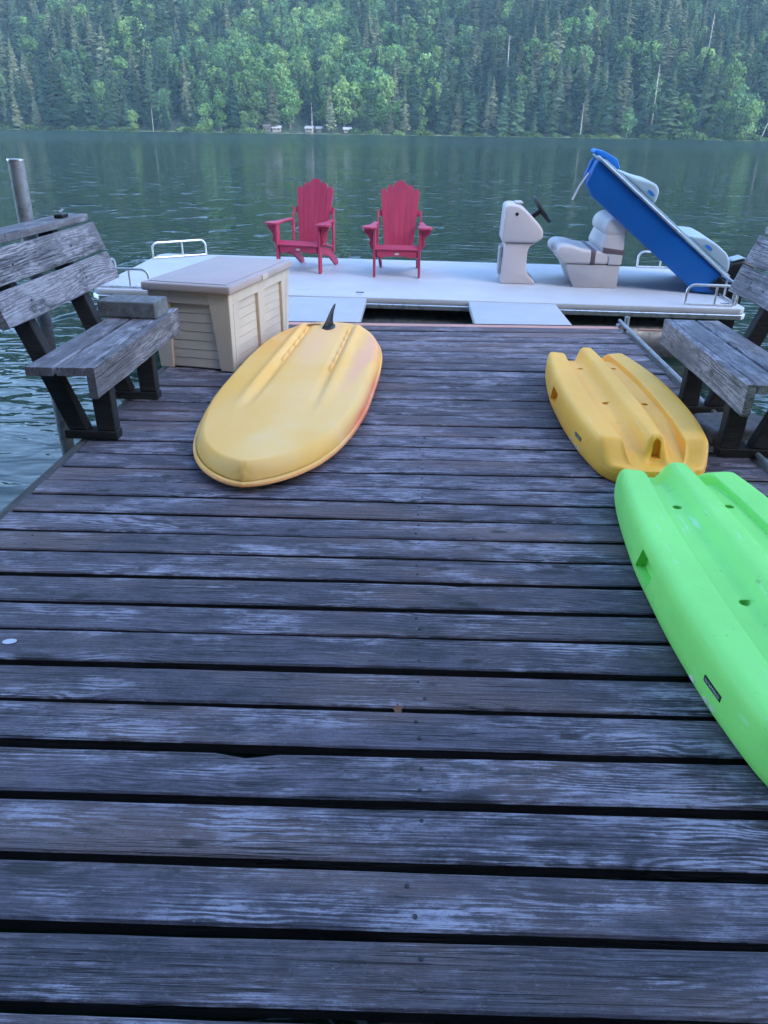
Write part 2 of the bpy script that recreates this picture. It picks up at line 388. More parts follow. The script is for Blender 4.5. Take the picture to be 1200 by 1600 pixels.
def broadleaf(seed, tall=1.):
    r = random.Random(seed); mb = MB(); tr = MB()
    tr.tube([(0, 0, -.03), (.01, 0, .2), (.0, .01, .45)], [.022, .016, .010], 6)
    lobes = []
    for i in range(15):
        a = r.random() * 6.28; zz = r.uniform(.14, .86); e = math.sqrt(max(.05, 1 - ((zz - .5) / .46) ** 2))
        rr = r.uniform(.05, .25) * e / tall
        lobes.append((Vector((math.cos(a) * rr, math.sin(a) * rr, zz)), r.uniform(.085, .16) / (tall ** .5)))
    lobes.append((Vector((0, 0, .87)), .11))
    for p, q in lobes[:6]: tr.tube([(0, 0, .28), tuple(p * .6 + Vector((0, 0, .1))), tuple(p)], [.009, .006, .002], 5)
    for p, q in lobes:
        for k in range(66):
            d = Vector((r.gauss(0, 1), r.gauss(0, 1), r.gauss(0, 1) + .25)).normalized()
            c = p + Vector((d.x, d.y, d.z * .8)) * q * r.uniform(.72, 1.1)
            n = (d + Vector((r.gauss(0, .5), r.gauss(0, .5), r.gauss(0, .5)))).normalized()
            u = n.orthogonal().normalized(); vv = n.cross(u); a = r.random() * 6.28
            u, vv = u * math.cos(a) + vv * math.sin(a), vv * math.cos(a) - u * math.sin(a)
            s = r.uniform(.018, .038)
            mb.add([c - u * s, c - vv * s * .7, c + u * s, c + vv * s * .7], [(0, 1, 2, 3)])
    return tr, mb

def snag(seed):
    r = random.Random(seed); tr = MB()
    tr.tube([(0, 0, -.02), (.01, 0, .5), (.02, .01, 1)], [.014, .010, .003], 6)
    for i in range(12):
        z = r.uniform(.3, .95); a = r.random() * 6.28; L = r.uniform(.05, .12) * (1.2 - z)
        tr.tube([(0, 0, z), (math.cos(a) * L, math.sin(a) * L, z + r.uniform(-.02, .06))], [.004, .0012], 4)
    return tr

CON = []; BRD = []
for i in range(6):
    a, b = conifer(100 + i, [1.35, 1.15, 1.55, 1.0, 1.3, 1.7][i], [.2, .4, .3, .55, .7, .3][i])
    CON.append((a.mesh('trunk', M['bark']), b.mesh('crown', M['needle'])))
for i in range(6):
    a, b = broadleaf(200 + i, [1, 1.25, .9, 1.1, 1.4, .8][i])
    BRD.append((a.mesh('trunk', M['bark']), b.mesh('crown', M['leaf'])))
SNG = [snag(300 + i).mesh('trunk', M['deadwood'], smooth=True) for i in range(3)]

def broadleafness(x, y):
    """share of broadleaf trees: a bright belt left of centre, patches elsewhere"""
    d = y - shore_y(x)
    v = .10 + .75 * math.exp(-((x + 85) / 62) ** 2) * sstep(-20, 20, d) * (1 - .35 * sstep(70, 170, d))
    v += .35 * math.exp(-((x + 20) / 30) ** 2 - ((d - 60) / 50) ** 2) + .30 * math.exp(-((x - 150) / 50) ** 2 - ((d - 5) / 14) ** 2)
    v += .28 * (math.sin(x * .05 + y * .031) * math.sin(y * .043 - x * .021) > .35)
    return v
tr_ = random.Random(11); first = {}
def place_tree(kind, x, y, h, label, cat, group, scale_w=1., k=None):
    src = CON if kind == 'c' else BRD
    k = tr_.randrange(6) if k is None else k
    tm, cm = src[k]
    e = empty('conifer_tree' if kind == 'c' else 'broadleaf_tree', (x, y, hill_z(x, y) - .1), tr_.random() * 6.28, label, cat, group)
    s = h; e.scale = (s * scale_w, s * scale_w, s)
    link('trunk', tm, e); first.setdefault((kind, k), link('crown', cm, e)); return e
# nearest belt: every tree its own
spots = []
for tries in range(9000):
    x = tr_.uniform(-265, 215); y = shore_y(x) + 3 + 66 * tr_.random() ** 1.15
    if x > -92 and x < -38 and y < shore_y(x) + 11: continue            # cabins stand here
    if all((x - a) ** 2 + (y - b) ** 2 > 7.4 ** 2 for a, b in spots): spots.append((x, y))
    if len(spots) >= 360: break
for x, y in spots:
    d = y - shore_y(x)
    if tr_.random() < broadleafness(x, y):
        h = tr_.uniform(16, 28) * (.62 + .38 * sstep(2, 22, d))
        place_tree('b', x, y, h, 'round leafy broadleaf tree in the belt of forest along the far shore', 'tree', 'broadleaf trees on the far shore', tr_.uniform(.85, 1.15))
    else:
        h = tr_.uniform(18, 34) * (.72 + .28 * sstep(2, 18, d))
        place_tree('c', x, y, h, 'tall narrow conifer in the belt of forest along the far shore', 'tree', 'conifers on the far shore', tr_.uniform(.85, 1.2))
# a few that stand out
for x, h, wv in ((-200, 33, 1.25), (-52, 25, 1.0), (43, 30, .8), (50, 27, .8), (97, 30, 1.05), (128, 33, 1.1)):
    lab = {-200: 'broad pale conifer standing right at the water on the left of the far shore', -52: 'lone pale conifer standing at the waterline among the cabins',
           43: 'left one of a pair of pale slender conifers at the far waterline', 50: 'right one of a pair of pale slender conifers at the far waterline',
           97: 'olive conifer at the far waterline behind the blue boat', 128: 'tallest dark conifer near the far waterline on the right'}[x]
    place_tree('c', x, shore_y(x) + 3.5, h, lab, 'tree', 'conifers on the far shore', wv)
for i, (x, dd, h, lab) in enumerate(((-150, 3, 12, 'thin bleached dead trunk at the waterline left of the cabins'), (-62, 2, 15, 'pale dead trunk at the waterline beside the cabins'),
        (48, 60, 30, 'forked bleached snag high among the conifers'), (126, 24, 30, 'tall bare grey snag among conifers on the right'), (84, 3, 16, 'short bleached trunk at the waterline below the pale conifers'),
        (176, 3, 18, 'leaning pale trunk at the far waterline on the right edge'), (184, 4, 15, 'shorter leaning pale trunk at the right edge of the far shore'), (168, 90, 34, 'grey snag high on the hillside at upper right'))):
    x_ = x; y_ = shore_y(x) + dd
    e = empty('dead_tree', (x_, y_, hill_z(x_, y_)), i, lab, 'dead tree', 'bare dead trees'); e.scale = (h, h, h)
    if i in (5, 6): e.rotation_euler = (0, R(14), 0)
    link('trunk', SNG[i % 3], e)
# bushes along the waterline
BSH = []
for i in range(3):
    r = random.Random(400 + i); mb = MB()
    for k in range(420):
        d = Vector((r.gauss(0, 1), r.gauss(0, 1), abs(r.gauss(0, 1)))).normalized(); c = Vector((d.x, d.y, d.z * .8)) * r.uniform(.45, 1.)
        u = Vector((r.gauss(0, 1), r.gauss(0, 1), r.gauss(0, 1))).normalized(); vv = u.orthogonal().normalized(); s = r.uniform(.08, .16)
        mb.add([c - u * s, c - vv * s, c + u * s, c + vv * s], [(0, 1, 2, 3)])
    BSH.append(mb.mesh('shore_bush', M['bushleaf']))
for i in range(150):
    x = tr_.uniform(-262, 210); y = shore_y(x) + tr_.uniform(.3, 4)
    if -88 < x < -40: continue
    s = tr_.uniform(1.0, 3.8) * (1.25 if x > 120 else 1)
    o = link('shore_bush', BSH[i % 3], None, (x, y, hill_z(x, y) - .2), (0, 0, tr_.random() * 6)); o.scale = (s * 1.5, s, s)
    tag(o, 'low light green bush at the waterline of the far shore', 'bush', 'bushes along the far waterline')
# grassy margin
g = MB(); g.grid(lambda u, v: ((lambda x: (x, shore_y(x) - 3 + 9 * v, WZ + .06 + .5 * v + .35 * math.sin(x * .9) * v))(-300 + 560 * u)), 160, 3)
tag(g.build('shore', M['shore'], smooth=True, angle=180), 'strip of pale grass along the far waterline', kind='structure')
# cabins
def cabin(x, w_, d_, h_, label, wallm=None, roofm=None):
    y = shore_y(x) + 8; e = empty('cabin', (x, y, hill_z(x, y) - .2), tr_.uniform(-.2, .2), label, 'cabin', 'cabins on the far shore')
    MB().box(-w_ / 2, w_ / 2, -d_ / 2, d_ / 2, 0, h_).build('wall', wallm or M['cabinwall'], e)
    ov = .5; MB().prism([(-d_ / 2 - ov, h_ - .05), (0, h_ + d_ * .32), (d_ / 2 + ov, h_ - .05), (d_ / 2 + ov, h_ + .15), (0, h_ + d_ * .32 + .22), (-d_ / 2 - ov, h_ + .15)], -w_ / 2 - ov, w_ / 2 + ov, 'x').build('roof', roofm or M['cabinroof'], e)
    for k in (-1, 1): MB().box(k * w_ * .25 - .5, k * w_ * .25 + .5, -d_ / 2 - .06, -d_ / 2 + .05, 1.0, 2.0).build('window', M['glassdark'], e)
cabin(-82, 4.4, 3.6, 1.9, 'small cabin with a pale roof, leftmost at the far waterline')
cabin(-87, 3.6, 3.5, 2.6, 'dark little shed half hidden by trees left of the cabins', M['bark'], M['bark'])
cabin(-64, 4.2, 3.4, 2.0, 'pink-grey cabin at the far waterline between two others')
cabin(-58.5, 3, 3, 2.0, 'tiny brown boathouse at the far waterline', M['bark'])
cabin(-43, 4, 3.2, 1.7, 'low shed with a light blue-grey roof, rightmost on the far shore')

# the wood beyond as one mass
pts = []; att = {'idx': [], 'scl': [], 'wid': [], 'rot': []}
fr = random.Random(5)
yy = 452.
while yy < 905:
    stp = 7.6 + max(0, yy - 700) * .012
    half = 300 + (yy - 450) * .9
    xx_ = -half - 60
    while xx_ < half:
        x = xx_ + fr.uniform(-.45, .45) * stp; y = yy + fr.uniform(-.45, .45) * stp; d = y - shore_y(x)
        xx_ += stp
        if d < 60 and (-268 < x < 218 or d < 4): continue
        if math.sin(x * .083 + 1.3 * math.sin(y * .06)) * math.sin(y * .11 + x * .02) > .55 and fr.random() < .7: continue
        isb = fr.random() < broadleafness(x, y)
        pts.append((x, y, hill_z(x, y) - .3)); k = fr.randrange(6)
        att['idx'].append(k + (6 if isb else 0))
        h = fr.uniform(17, 27) if isb else fr.uniform(18, 35)
        att['scl'].append(h); att['wid'].append(h * fr.uniform(.85, 1.25)); att['rot'].append(fr.random() * 6.28)
    yy += stp
for i in range(70):          # unseen trees added behind the viewer to block light above the bank
    d = 2.5 + 26 * fr.random(); x = fr.uniform(-60, 60); y = -2.6 - d - .08 * abs(x)
    pts.append((x, y, WZ - .4 + .75 * d)); att['idx'].append(fr.randrange(6)); h = fr.uniform(13, 22)
    att['scl'].append(h); att['wid'].append(h * 1.5); att['rot'].append(fr.random() * 6.28)
me = bpy.data.meshes.new('forest'); me.from_pydata(pts, [], [])
for nme, vals in att.items():
    a = me.attributes.new(nme, 'INT' if nme == 'idx' else 'FLOAT', 'POINT'); a.data.foreach_set('value', vals)
fo = link('forest', me); tag(fo, 'dense mixed forest above the far shore, plus added unseen trees on the near bank', kind='stuff')
ng = bpy.data.node_groups.new('forest_scatter', 'GeometryNodeTree')
ng.interface.new_socket('Geometry', in_out='INPUT', socket_type='NodeSocketGeometry'); ng.interface.new_socket('Geometry', in_out='OUTPUT', socket_type='NodeSocketGeometry')
gi = ng.nodes.new('NodeGroupInput'); go = ng.nodes.new('NodeGroupOutput'); jn = ng.nodes.new('GeometryNodeJoinGeometry')
def named(n, ty):
    a = ng.nodes.new('GeometryNodeInputNamedAttribute'); a.data_type = ty; a.inputs[0].default_value = n; return a.outputs[0]
nidx, nscl, nwid, nrot = named('idx', 'INT'), named('scl', 'FLOAT'), named('wid', 'FLOAT'), named('rot', 'FLOAT')
cs = ng.nodes.new('ShaderNodeCombineXYZ'); cr = ng.nodes.new('ShaderNodeCombineXYZ')
for i in (0, 1): ng.links.new(nwid, cs.inputs[i])
ng.links.new(nscl, cs.inputs[2]); ng.links.new(nrot, cr.inputs[2])
for k in range(12):
    ob = first.get(('c' if k < 6 else 'b', k % 6))
    if ob is None: continue
    cmpn = ng.nodes.new('FunctionNodeCompare'); cmpn.data_type = 'INT'; cmpn.operation = 'EQUAL'
    ng.links.new(nidx, cmpn.inputs[2]); cmpn.inputs[3].default_value = k
    oi = ng.nodes.new('GeometryNodeObjectInfo'); oi.inputs[0].default_value = ob; oi.inputs[1].default_value = True
    ip = ng.nodes.new('GeometryNodeInstanceOnPoints')
    ng.links.new(gi.outputs[0], ip.inputs['Points']); ng.links.new(cmpn.outputs[0], ip.inputs['Selection'])
    ng.links.new(oi.outputs['Geometry'], ip.inputs['Instance']); ng.links.new(cs.outputs[0], ip.inputs['Scale']); ng.links.new(cr.outputs[0], ip.inputs['Rotation'])
    ng.links.new(ip.outputs[0], jn.inputs[0])
ng.links.new(jn.outputs[0], go.inputs[0])
md = fo.modifiers.new('scatter', 'NODES'); md.node_group = ng

# haze over the lake
g = MB().box(-830, 830, -110, 930, WZ - 6, 345)
hz = g.build('haze', []); tag(hz, 'thin blue evening haze over the lake', kind='stuff')
hm = bpy.data.materials.new('haze'); hm.use_nodes = True; hm.node_tree.nodes.clear()
ho = hm.node_tree.nodes.new('ShaderNodeOutputMaterial'); pv = hm.node_tree.nodes.new('ShaderNodeVolumePrincipled')
pv.inputs['Color'].default_value = (.52, .78, 1, 1); pv.inputs['Density'].default_value = .00017; pv.inputs['Anisotropy'].default_value = 0.
hm.node_tree.links.new(pv.outputs[0], ho.inputs['Volume']); hz.data.materials.append(hm)

# ------------------------------------------------------------------ dock
DX0, DX1 = -1.69, 1.70
dock = empty('dock', (0, 0, 0), 0, 'weathered grey plank dock running out over the lake', 'dock')
SK = .027; PIT = .1625; PW = .1375
screw_me = MB().tube([(0, 0, -.004), (0, 0, .0008)], .0054, 8).mesh('screw', M['screw'])
yk = 6.16; k = 0; prr = random.Random(3)
gaps = [.135, .299, .46, .621, .782, .94, 1.101, 1.272, 1.439, 1.603, 1.768, 1.937, 2.095, 2.264, 2.431, 2.592, 2.751, 2.915, 3.066, 3.223, 3.394, 3.562, 3.717, 3.876,
        4.042, 4.195, 4.345, 4.503, 4.661, 4.817, 4.967, 5.130, 5.300, 5.455, 5.611, 5.760, 5.905, 6.067, 6.225]
for k, (ga, gb) in enumerate(zip(gaps, gaps[1:])):
    yc = (ga + gb) / 2 + .002; PW = gb - ga - (.0235 - .0085 * sstep(1.2, 3.5, yc))
    L = DX1 - DX0; n = 40; mb = MB()
    ph = [prr.uniform(0, 6.28) for _ in range(6)]; dz = prr.uniform(-.0035, .0035); wd = PW + prr.uniform(-.003, .003); cup = prr.uniform(-.002, .004)
    notch = prr.uniform(-1.4, 1.4) if prr.random() < .08 else 99
    if abs(yc - 2.14) < .085: notch = .2
    rings = []
    for i in range(n + 1):
        x = -L / 2 + L * i / n
        e1 = .0014 * math.sin(x * 1.3 + ph[0]) + .0004 * math.sin(x * 11 + ph[1]) + prr.uniform(-.0006, .0006)
        e2 = .0014 * math.sin(x * 1.1 + ph[2]) + .0004 * math.sin(x * 13 + ph[3]) + prr.uniform(-.0006, .0006) - (.016 * math.exp(-((x - notch) / .035) ** 2))
        zz = dz + .002 * math.sin(x * 1.7 + ph[4]); h = wd / 2
        prof = [(-h + e1, zz - .036), (-h + e1, zz - .006), (-h + e1 + .005, zz - .0008), (-h * .5, zz + cup * .3), (0, zz + cup * .0), (h * .5, zz + cup * .3), (h + e2 - .005, zz - .0008), (h + e2, zz - .006), (h + e2, zz - .036)]
        rings.append([(x, a, b) for a, b in prof])
    m_ = len(rings[0]); v = [p for r_ in rings for p in r_]
    f = [(i * m_ + j, i * m_ + (j + 1) % m_, (i + 1) * m_ + (j + 1) % m_, (i + 1) * m_ + j) for i in range(n) for j in range(m_)]
    f += [tuple(range(m_)), tuple(range((n + 1) * m_ - 1, n * m_ - 1, -1))]
    mb.add(v, f)
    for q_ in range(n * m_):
        if q_ % m_ in (0, 7, 8): mb.m[q_] = 1  # side faces carry the painted gap shadow
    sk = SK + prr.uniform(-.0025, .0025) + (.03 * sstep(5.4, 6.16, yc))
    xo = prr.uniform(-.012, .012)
    p = mb.build('plank', [M['plank'], M['plankshade']], dock, ((DX0 + DX1) / 2 + xo, yc, 0), (0, 0, sk), smooth=True, angle=40)
    if yc < 4.2:
        for sx in (-1.5, .03, 1.5):
            for sy in (-.035, .035):
                if yc > 2.6 and sx != .03: continue
                link('screw', screw_me, p, (sx + prr.uniform(-.012, .012), sy + prr.uniform(-.008, .008), dz + .0006))
for x0, x1 in ((-1.755, -1.695), (1.705, 1.76)):
    MB().box(-3.1, 3.1, -abs(x1 - x0) / 2, abs(x1 - x0) / 2, -.16, -.012).build('edge_beam', M['beam'], dock, ((x0 + x1) / 2, 3.15, 0), (0, 0, R(90)), bevel=.006, seg=1)
for x in (-1.5, .03, 1.5):
    MB().box(-3.0, 3.0, -.045, .045, -.2, -.045).build('joist', M['frame'], dock, (x, 3.1, 0), (0, 0, R(90)))
MB().box(-1.7, 1.7, -.045, .045, -.10, -.004).build('end_strip', M['pinkstrip'], dock, (0, 6.30, 0), (0, 0, .045), bevel=.004, seg=1)
MB().box(-1.7, 1.7, -.02, .02, -.18, -.012).build('end_beam', M['frame'], dock, (0, 6.385, 0), (0, 0, .045))
for x, y in ((-1.62, 1.2), (-1.62, 5.7), (1.62, 1.2), (1.62, 5.7)):
    MB().tube([(0, 0, -2.2), (0, 0, -.21)], .085, 10).build('pile', M['frame'], dock, (x, y, 0), smooth=True)
e_ = MB(); e_.tube([(1.735, 3.3, .022), (1.735, 5, .022), (1.73, 6.50, .03)], .0135, 8); e_.build('edge_pipe', M['steel'], dock, smooth=True)
MB().tube([(1.775, 6.44, -.25), (1.775, 6.44, .075)], .022, 8).build('pipe_stake', M['steel'], dock, smooth=True)
MB().box(1.70, 1.79, 6.40, 6.48, -.02, .012).build('pipe_bracket', M['steel'], dock, bevel=.003, seg=1)
# far-off detail lying by the end: tan pole floating beyond the corner
tag(MB().tube([(1.9, 6.52, -.05), (2.2, 6.50, -.05), (2.35, 6.5, -.06)], .008, 6).build('mooring_rope', M['pinkstrip'], smooth=True), 'thin tan mooring rope past the right end corner of the dock', 'rope')

# ------------------------------------------------------------------ steel pole on the left
pole = empty('mooring_pole', (-2.23, 4.33, 0), 0, 'tall grey galvanised pole standing in water behind the left bench', 'pole')
MB().tube([(-.01, 0, -2.5), (0, 0, .2), (.02, 0, 1.285)], .042, 16).build('tube', M['steel'], pole, smooth=True)
MB().tube([(.02, 0, 1.283), (.0201, 0, 1.29)], .044, 16).build('cap_rim', M['alu'], pole, smooth=True)

# ------------------------------------------------------------------ benches (built for the left edge, sgn mirrors)
def board(parent, name, cx, cy, cz, L, wd, th, tilt, mat, seed):
    r = random.Random(seed); n = 12; mb = MB(); rings = []
    ph = [r.uniform(0, 6) for _ in range(4)]
    for i in range(n + 1):
        x = -L / 2 + L * i / n; a = .0022 * math.sin(x * 5 + ph[0]) + r.uniform(-.0012, .0012); b = .0022 * math.sin(x * 4 + ph[1]) + r.uniform(-.0012, .0012)
        h, k_, c_ = wd / 2, th / 2, .004
        rings.append([(x, -h + a, -k_ + c_), (x, -h + a, k_ - c_), (x, -h + c_ + a, k_), (x, 0, k_), (x, h - c_ + b, k_), (x, h + b, k_ - c_), (x, h + b, -k_ + c_), (x, h - c_ + b, -k_), (x, 0, -k_), (x, -h + c_ + a, -k_)])
    m_ = 10; v = [p for q in rings for p in q]
    f = [(i * m_ + j, i * m_ + (j + 1) % m_, (i + 1) * m_ + (j + 1) % m_, (i + 1) * m_ + j) for i in range(n) for j in range(m_)]
    f += [tuple(range(m_)), tuple(range((n + 1) * m_ - 1, n * m_ - 1, -1))]
    mb.add(v, f)
    # local: X along length -> world Y ; tilt about the length
    Mx = Matrix.Rotation(R(90), 4, 'Z') @ Matrix.Rotation(tilt, 4, 'X')
    o = mb.build(name, mat, parent, (cx, cy, cz), Mx.to_euler(), smooth=True, angle=40); return o
def bench(name, X, Yc, sg, label, seed):
    """sg=+1: back on the -x side (left bench). local x measured from the fascia front face outward along -x*sg"""
    e = empty(name, (X, Yc, 0), 0, label, 'bench', 'dock benches')
    s = -sg
    L = 1.32
    # fascia: front 2x6
    board(e, 'front_board', s * .02, 0, .377, L, .15, .04, R(90), M['bench'], seed)
    board(e, 'seat_board', s * .112, 0, .432, L, .134, .04, 0, M['bench'], seed + 1)
    board(e, 'seat_board', s * .266, 0, .430, L, .134, .04, 0, M['bench'], seed + 2)
    ln = R(19)
    def back(z): return .195 + .345 * (z - .05) - .046
    for i, (zc, wd) in enumerate(((.698, .160), (.864, .160))):
        board(e, 'back_board', s * (back(zc) + .02), 0, zc, L + .03, wd, .04, (R(90) - ln * sg) if sg > 0 else R(90) + ln, M['bench'], seed + 3 + i)
    board(e, 'cap_board', s * .555, .0, .972, L + .02, .145, .04, 0, M['bench'], seed + 6)
    for fy in (-.39, .26):
        def bx(nm, poly, y0, y1, mt=M['frame']):
            MB().prism([(s * a, b) for a, b in poly], y0, y1, 'y').build(nm, mt, e, bevel=.005, seg=1)
        bx('front_leg', [(.045, .05), (.145, .05), (.145, .408), (.045, .408)], fy - .035, fy + .035)
        bx('rear_leg', [(.195, .05), (.295, .05), (.60, .95), (.506, .95)], fy - .034, fy + .034)
        bx('seat_bearer', [(.146, .362), (.33, .362), (.33, .408), (.146, .408)], fy - .033, fy + .033)
        bx('foot_rail', [(.04, .0), (.32, .0), (.32, .048), (.04, .048)], fy - .036, fy + .036)
        for bz in (.70, .865):
            MB().tube([(s * (back(bz) + .004), fy, bz), (s * (back(bz) - .004), fy, bz)], .006, 8).build('bolt', M['screw'], e)
    return e
bL = bench('bench', -1.5, 3.95, 1, 'silvered wood bench on the left with a concrete block on its seat', 20)
bR = bench('bench', 1.5, 3.97, -1, 'silvered wood bench on the right behind the kayaks', 40)

# concrete block on the left bench
blk = MB().box(-.175, .175, -.10, .10, 0, .095)
b_ = blk.build('concrete_block', M['concrete'], None, (-1.70, 4.40, .4535), (0, 0, R(-4)), bevel=.008, seg=2)
tag(b_, 'grey concrete block lying on the far end of the left bench seat', 'block')
cl = empty('dock_cleat', (-2.03, 4.37, .9925), R(96), 'small dark metal cleat screwed on top of the left bench back', 'cleat')
MB().box(-.05, .05, -.025, .025, 0, .022).build('base', M['black'], cl, bevel=.004, seg=1)
MB().tube([(-.045, 0, .038), (0, 0, .032), (.045, 0, .038)], .006, 8).build('horn', M['steel'], cl, smooth=True)
for a in (-.015, .015): MB().tube([(a, 0, .02), (a, 0, .034)], .006, 8).build('post', M['steel'], cl, smooth=True)
# flat stone under the right bench
sl = MB().prism([(-.20, -.14), (.17, -.15), (.21, .02), (.15, .15), (-.16, .14), (-.22, .03)], 0, .09, 'z').build('stone_slab', M['slab'], None, (1.72, 3.85, .004), (0, 0, .2), bevel=.015, seg=2)
tag(sl, 'flat blue-grey stone slab on the dock under the right bench', 'stone')

# ------------------------------------------------------------------ deck storage box
bx = empty('deck_box', (-1.385, 5.34, 0), R(-10.8), 'cream plastic deck storage box with a mauve-brown lid behind the left bench', 'storage box')
HW, HL, BH = .285, .555, .515
def wall_panel(mb_fn): pass
mb = MB()
tp = .028     # taper towards the foot
def bpt(x, y, z): k = 1 - tp * 2 * (1 - z / BH); return (x * k, y * k, z)
def tbox(mb, x0, x1, y0, y1, z0, z1):
    v = [bpt(x, y, z) for z in (z0, z1) for y in (y0, y1) for x in (x0, x1)]
    mb.add(v, [(0, 2, 3, 1), (4, 5, 7, 6), (0, 1, 5, 4), (2, 6, 7, 3), (0, 4, 6, 2), (1, 3, 7, 5)])
mb = MB(); tbox(mb, -HW + .03, HW - .03, -HL + .03, HL - .03, .005, BH - .002); mb.build('inner_shell', M['boxbody'], bx)
# corner posts: wider at the foot, like the moulded pilasters
def post(pts_top, pts_bot, nm='corner_post'):
    v = [bpt(x, y, 0) for x, y in pts_bot] + [bpt(x, y, BH) for x, y in pts_top]
    MB().add(v, [(3, 2, 1, 0), (4, 5, 6, 7), (0, 1, 5, 4), (1, 2, 6, 5), (2, 3, 7, 6), (3, 0, 4, 7)]).build(nm, M['boxbody'], bx, bevel=.005, seg=2)
for sx in (-1, 1):
    for sy in (-1, 1):
        a, b2 = .12, .07
        post([(sx * (HW - .15), sy * (HL - .06)), (sx * HW, sy * (HL - .06)), (sx * HW, sy * HL), (sx * (HW - .15), sy * HL)],
             [(sx * (HW - .10), sy * (HL - .055)), (sx * HW, sy * (HL - .055)), (sx * HW, sy * HL), (sx * (HW - .10), sy * HL)])
        post([(sx * (HW - .058), sy * (HL - .062)), (sx * (HW - .001), sy * (HL - .062)), (sx * (HW - .001), sy * (HL - .17)), (sx * (HW - .058), sy * (HL - .17))],
             [(sx * (HW - .058), sy * (HL - .062)), (sx * (HW - .001), sy * (HL - .062)), (sx * (HW - .001), sy * (HL - .10)), (sx * (HW - .058), sy * (HL - .10))], 'pilaster')
    post([(sx * (HW - .058), -.075), (sx * (HW - .001), -.075), (sx * (HW - .001), .075), (sx * (HW - .058), .075)],
         [(sx * (HW - .058), -.03), (sx * (HW - .001), -.03), (sx * (HW - .001), .03), (sx * (HW - .058), .03)], 'pilaster')
nb = 7; bh = (BH - .09) / nb
for sy in (-1, 1):
    for i in range(nb):
        z0 = .012 + i * bh; mb = MB()
        v = [bpt(x, sy * (HL - d_), z) for x in (-HW + .09, HW - .09) for d_, z in ((.04, z0), (.018, z0 + .002), (.0205, z0 + bh - .0012), (.04, z0 + bh - .0012))]
        mb.add(v, [(0, 1, 2, 3), (7, 6, 5, 4), (0, 4, 5, 1), (1, 5, 6, 2), (2, 6, 7, 3), (3, 7, 4, 0)]).build('siding_board', M['boxbody'], bx)
for sx in (-1, 1):
    for y0, y1 in ((-HL + .09, -.02), (.02, HL - .09)):
        for i in range(nb):
            z0 = .012 + i * bh
            v = [bpt(sx * (HW - d_), y, z) for y in (y0, y1) for d_, z in ((.045, z0), (.024, z0 + .002), (.026, z0 + bh - .001), (.045, z0 + bh - .001))]
            MB().add(v, [(0, 1, 2, 3), (7, 6, 5, 4), (0, 4, 5, 1), (1, 5, 6, 2), (2, 6, 7, 3), (3, 7, 4, 0)]).build('siding_board', M['boxbody'], bx)
for sy in (-1, 1): MB().box(-HW + .02, HW - .02, min(sy * (HL - .004), sy * (HL - .05)), max(sy * (HL - .004), sy * (HL - .05)), BH - .075, BH - .001).build('top_rail', M['boxbody'], bx, bevel=.003, seg=1)
for sx in (-1, 1): MB().box(min(sx * (HW - .003), sx * (HW - .05)), max(sx * (HW - .003), sx * (HW - .05)), -HL + .02, HL - .02, BH - .072, BH - .0015).build('top_rail', M['boxbody'], bx, bevel=.003, seg=1)
lid = MB().box(-.31, .31, -.585, .585, BH + .001, BH + .055).build('lid', M['lid'], bx, bevel=.012, seg=3, smooth=True)
MB().box(-.27, .27, -.545, .545, BH + .0552, BH + .060).build('lid_panel', M['lid'], lid, bevel=.003, seg=2, smooth=True)
MB().box(.309, .318, -.05, .05, BH + .008, BH + .042).build('latch', M['boxbody'], lid, bevel=.004, seg=2)

# ------------------------------------------------------------------ paddle board, hull up
pbx = empty('paddle_board', (-.705, 4.34, .0), R(-2.0), 'faded yellow paddle board lying upside down with its fin up', 'paddle board')
LB = 2.84
OUT = [(-1, 0), (-.992, .045), (-.97, .105), (-.93, .175), (-.87, .245), (-.78, .315), (-.65, .375), (-.45, .425), (-.2, .452), (.15, .457), (.45, .445), (.65, .415), (.80, .365), (.90, .30), (.96, .22), (.988, .13), (1, 0)]
def bw(t):
    return smooth_interp(OUT, t)
def hullz(x, y, w_):
    t_ = max(-1, min(1, y / (LB / 2 - .02))); q = min(1, abs(x) / max(w_, 1e-4))
    e_ = .01; sl_ = (bw(min(1, t_ + e_)) - bw(max(-1, t_ - e_))) / (2 * e_ * LB / 2)
    dist = min(max(0., w_ - abs(x)) / math.sqrt(1 + sl_ * sl_), (LB / 2 - .02) - abs(y))
    tt = max(0., min(1., dist / .05)); tz = .06 + .066 * (1 - (1 - tt) ** 2.1) ** .72 + .018 * (1 - q * q) * tt
    m_ = sstep(-.78, -.2, y) * sstep(1.30, 1.15, y); xg = .17 + .02 * (y * -.5)
    for sx in (-1, 1):
        dd = x - sx * xg
        tz -= .016 * m_ * math.exp(-(dd / .022) ** 2); tz += .008 * m_ * math.exp(-((dd + sx * -.045) / .03) ** 2)
        tz += .010 * sstep(-.9, 0, y) * math.exp(-((dd - sx * .055) / .03) ** 2)
    return tz
mb = MB(); NU, NVb = 150, 90
def uu(i):   # denser at the ends
    return -math.cos(math.pi * i) 
def bfn(u, v):
    t_ = -math.cos(math.pi * u); w_ = max(bw(t_), .004); s = math.sin((v - .5) * math.pi) if True else 0
    x = s * (w_ - .013 * min(1, w_ / .1)); y = t_ * (LB / 2 - .02); return (x, y, hullz(x, y, w_ - .013 * min(1, w_ / .1)))
mb.grid(bfn, NU, NVb)
hull = mb.build('hull', M['boardyellow'], pbx, smooth=True, angle=60)
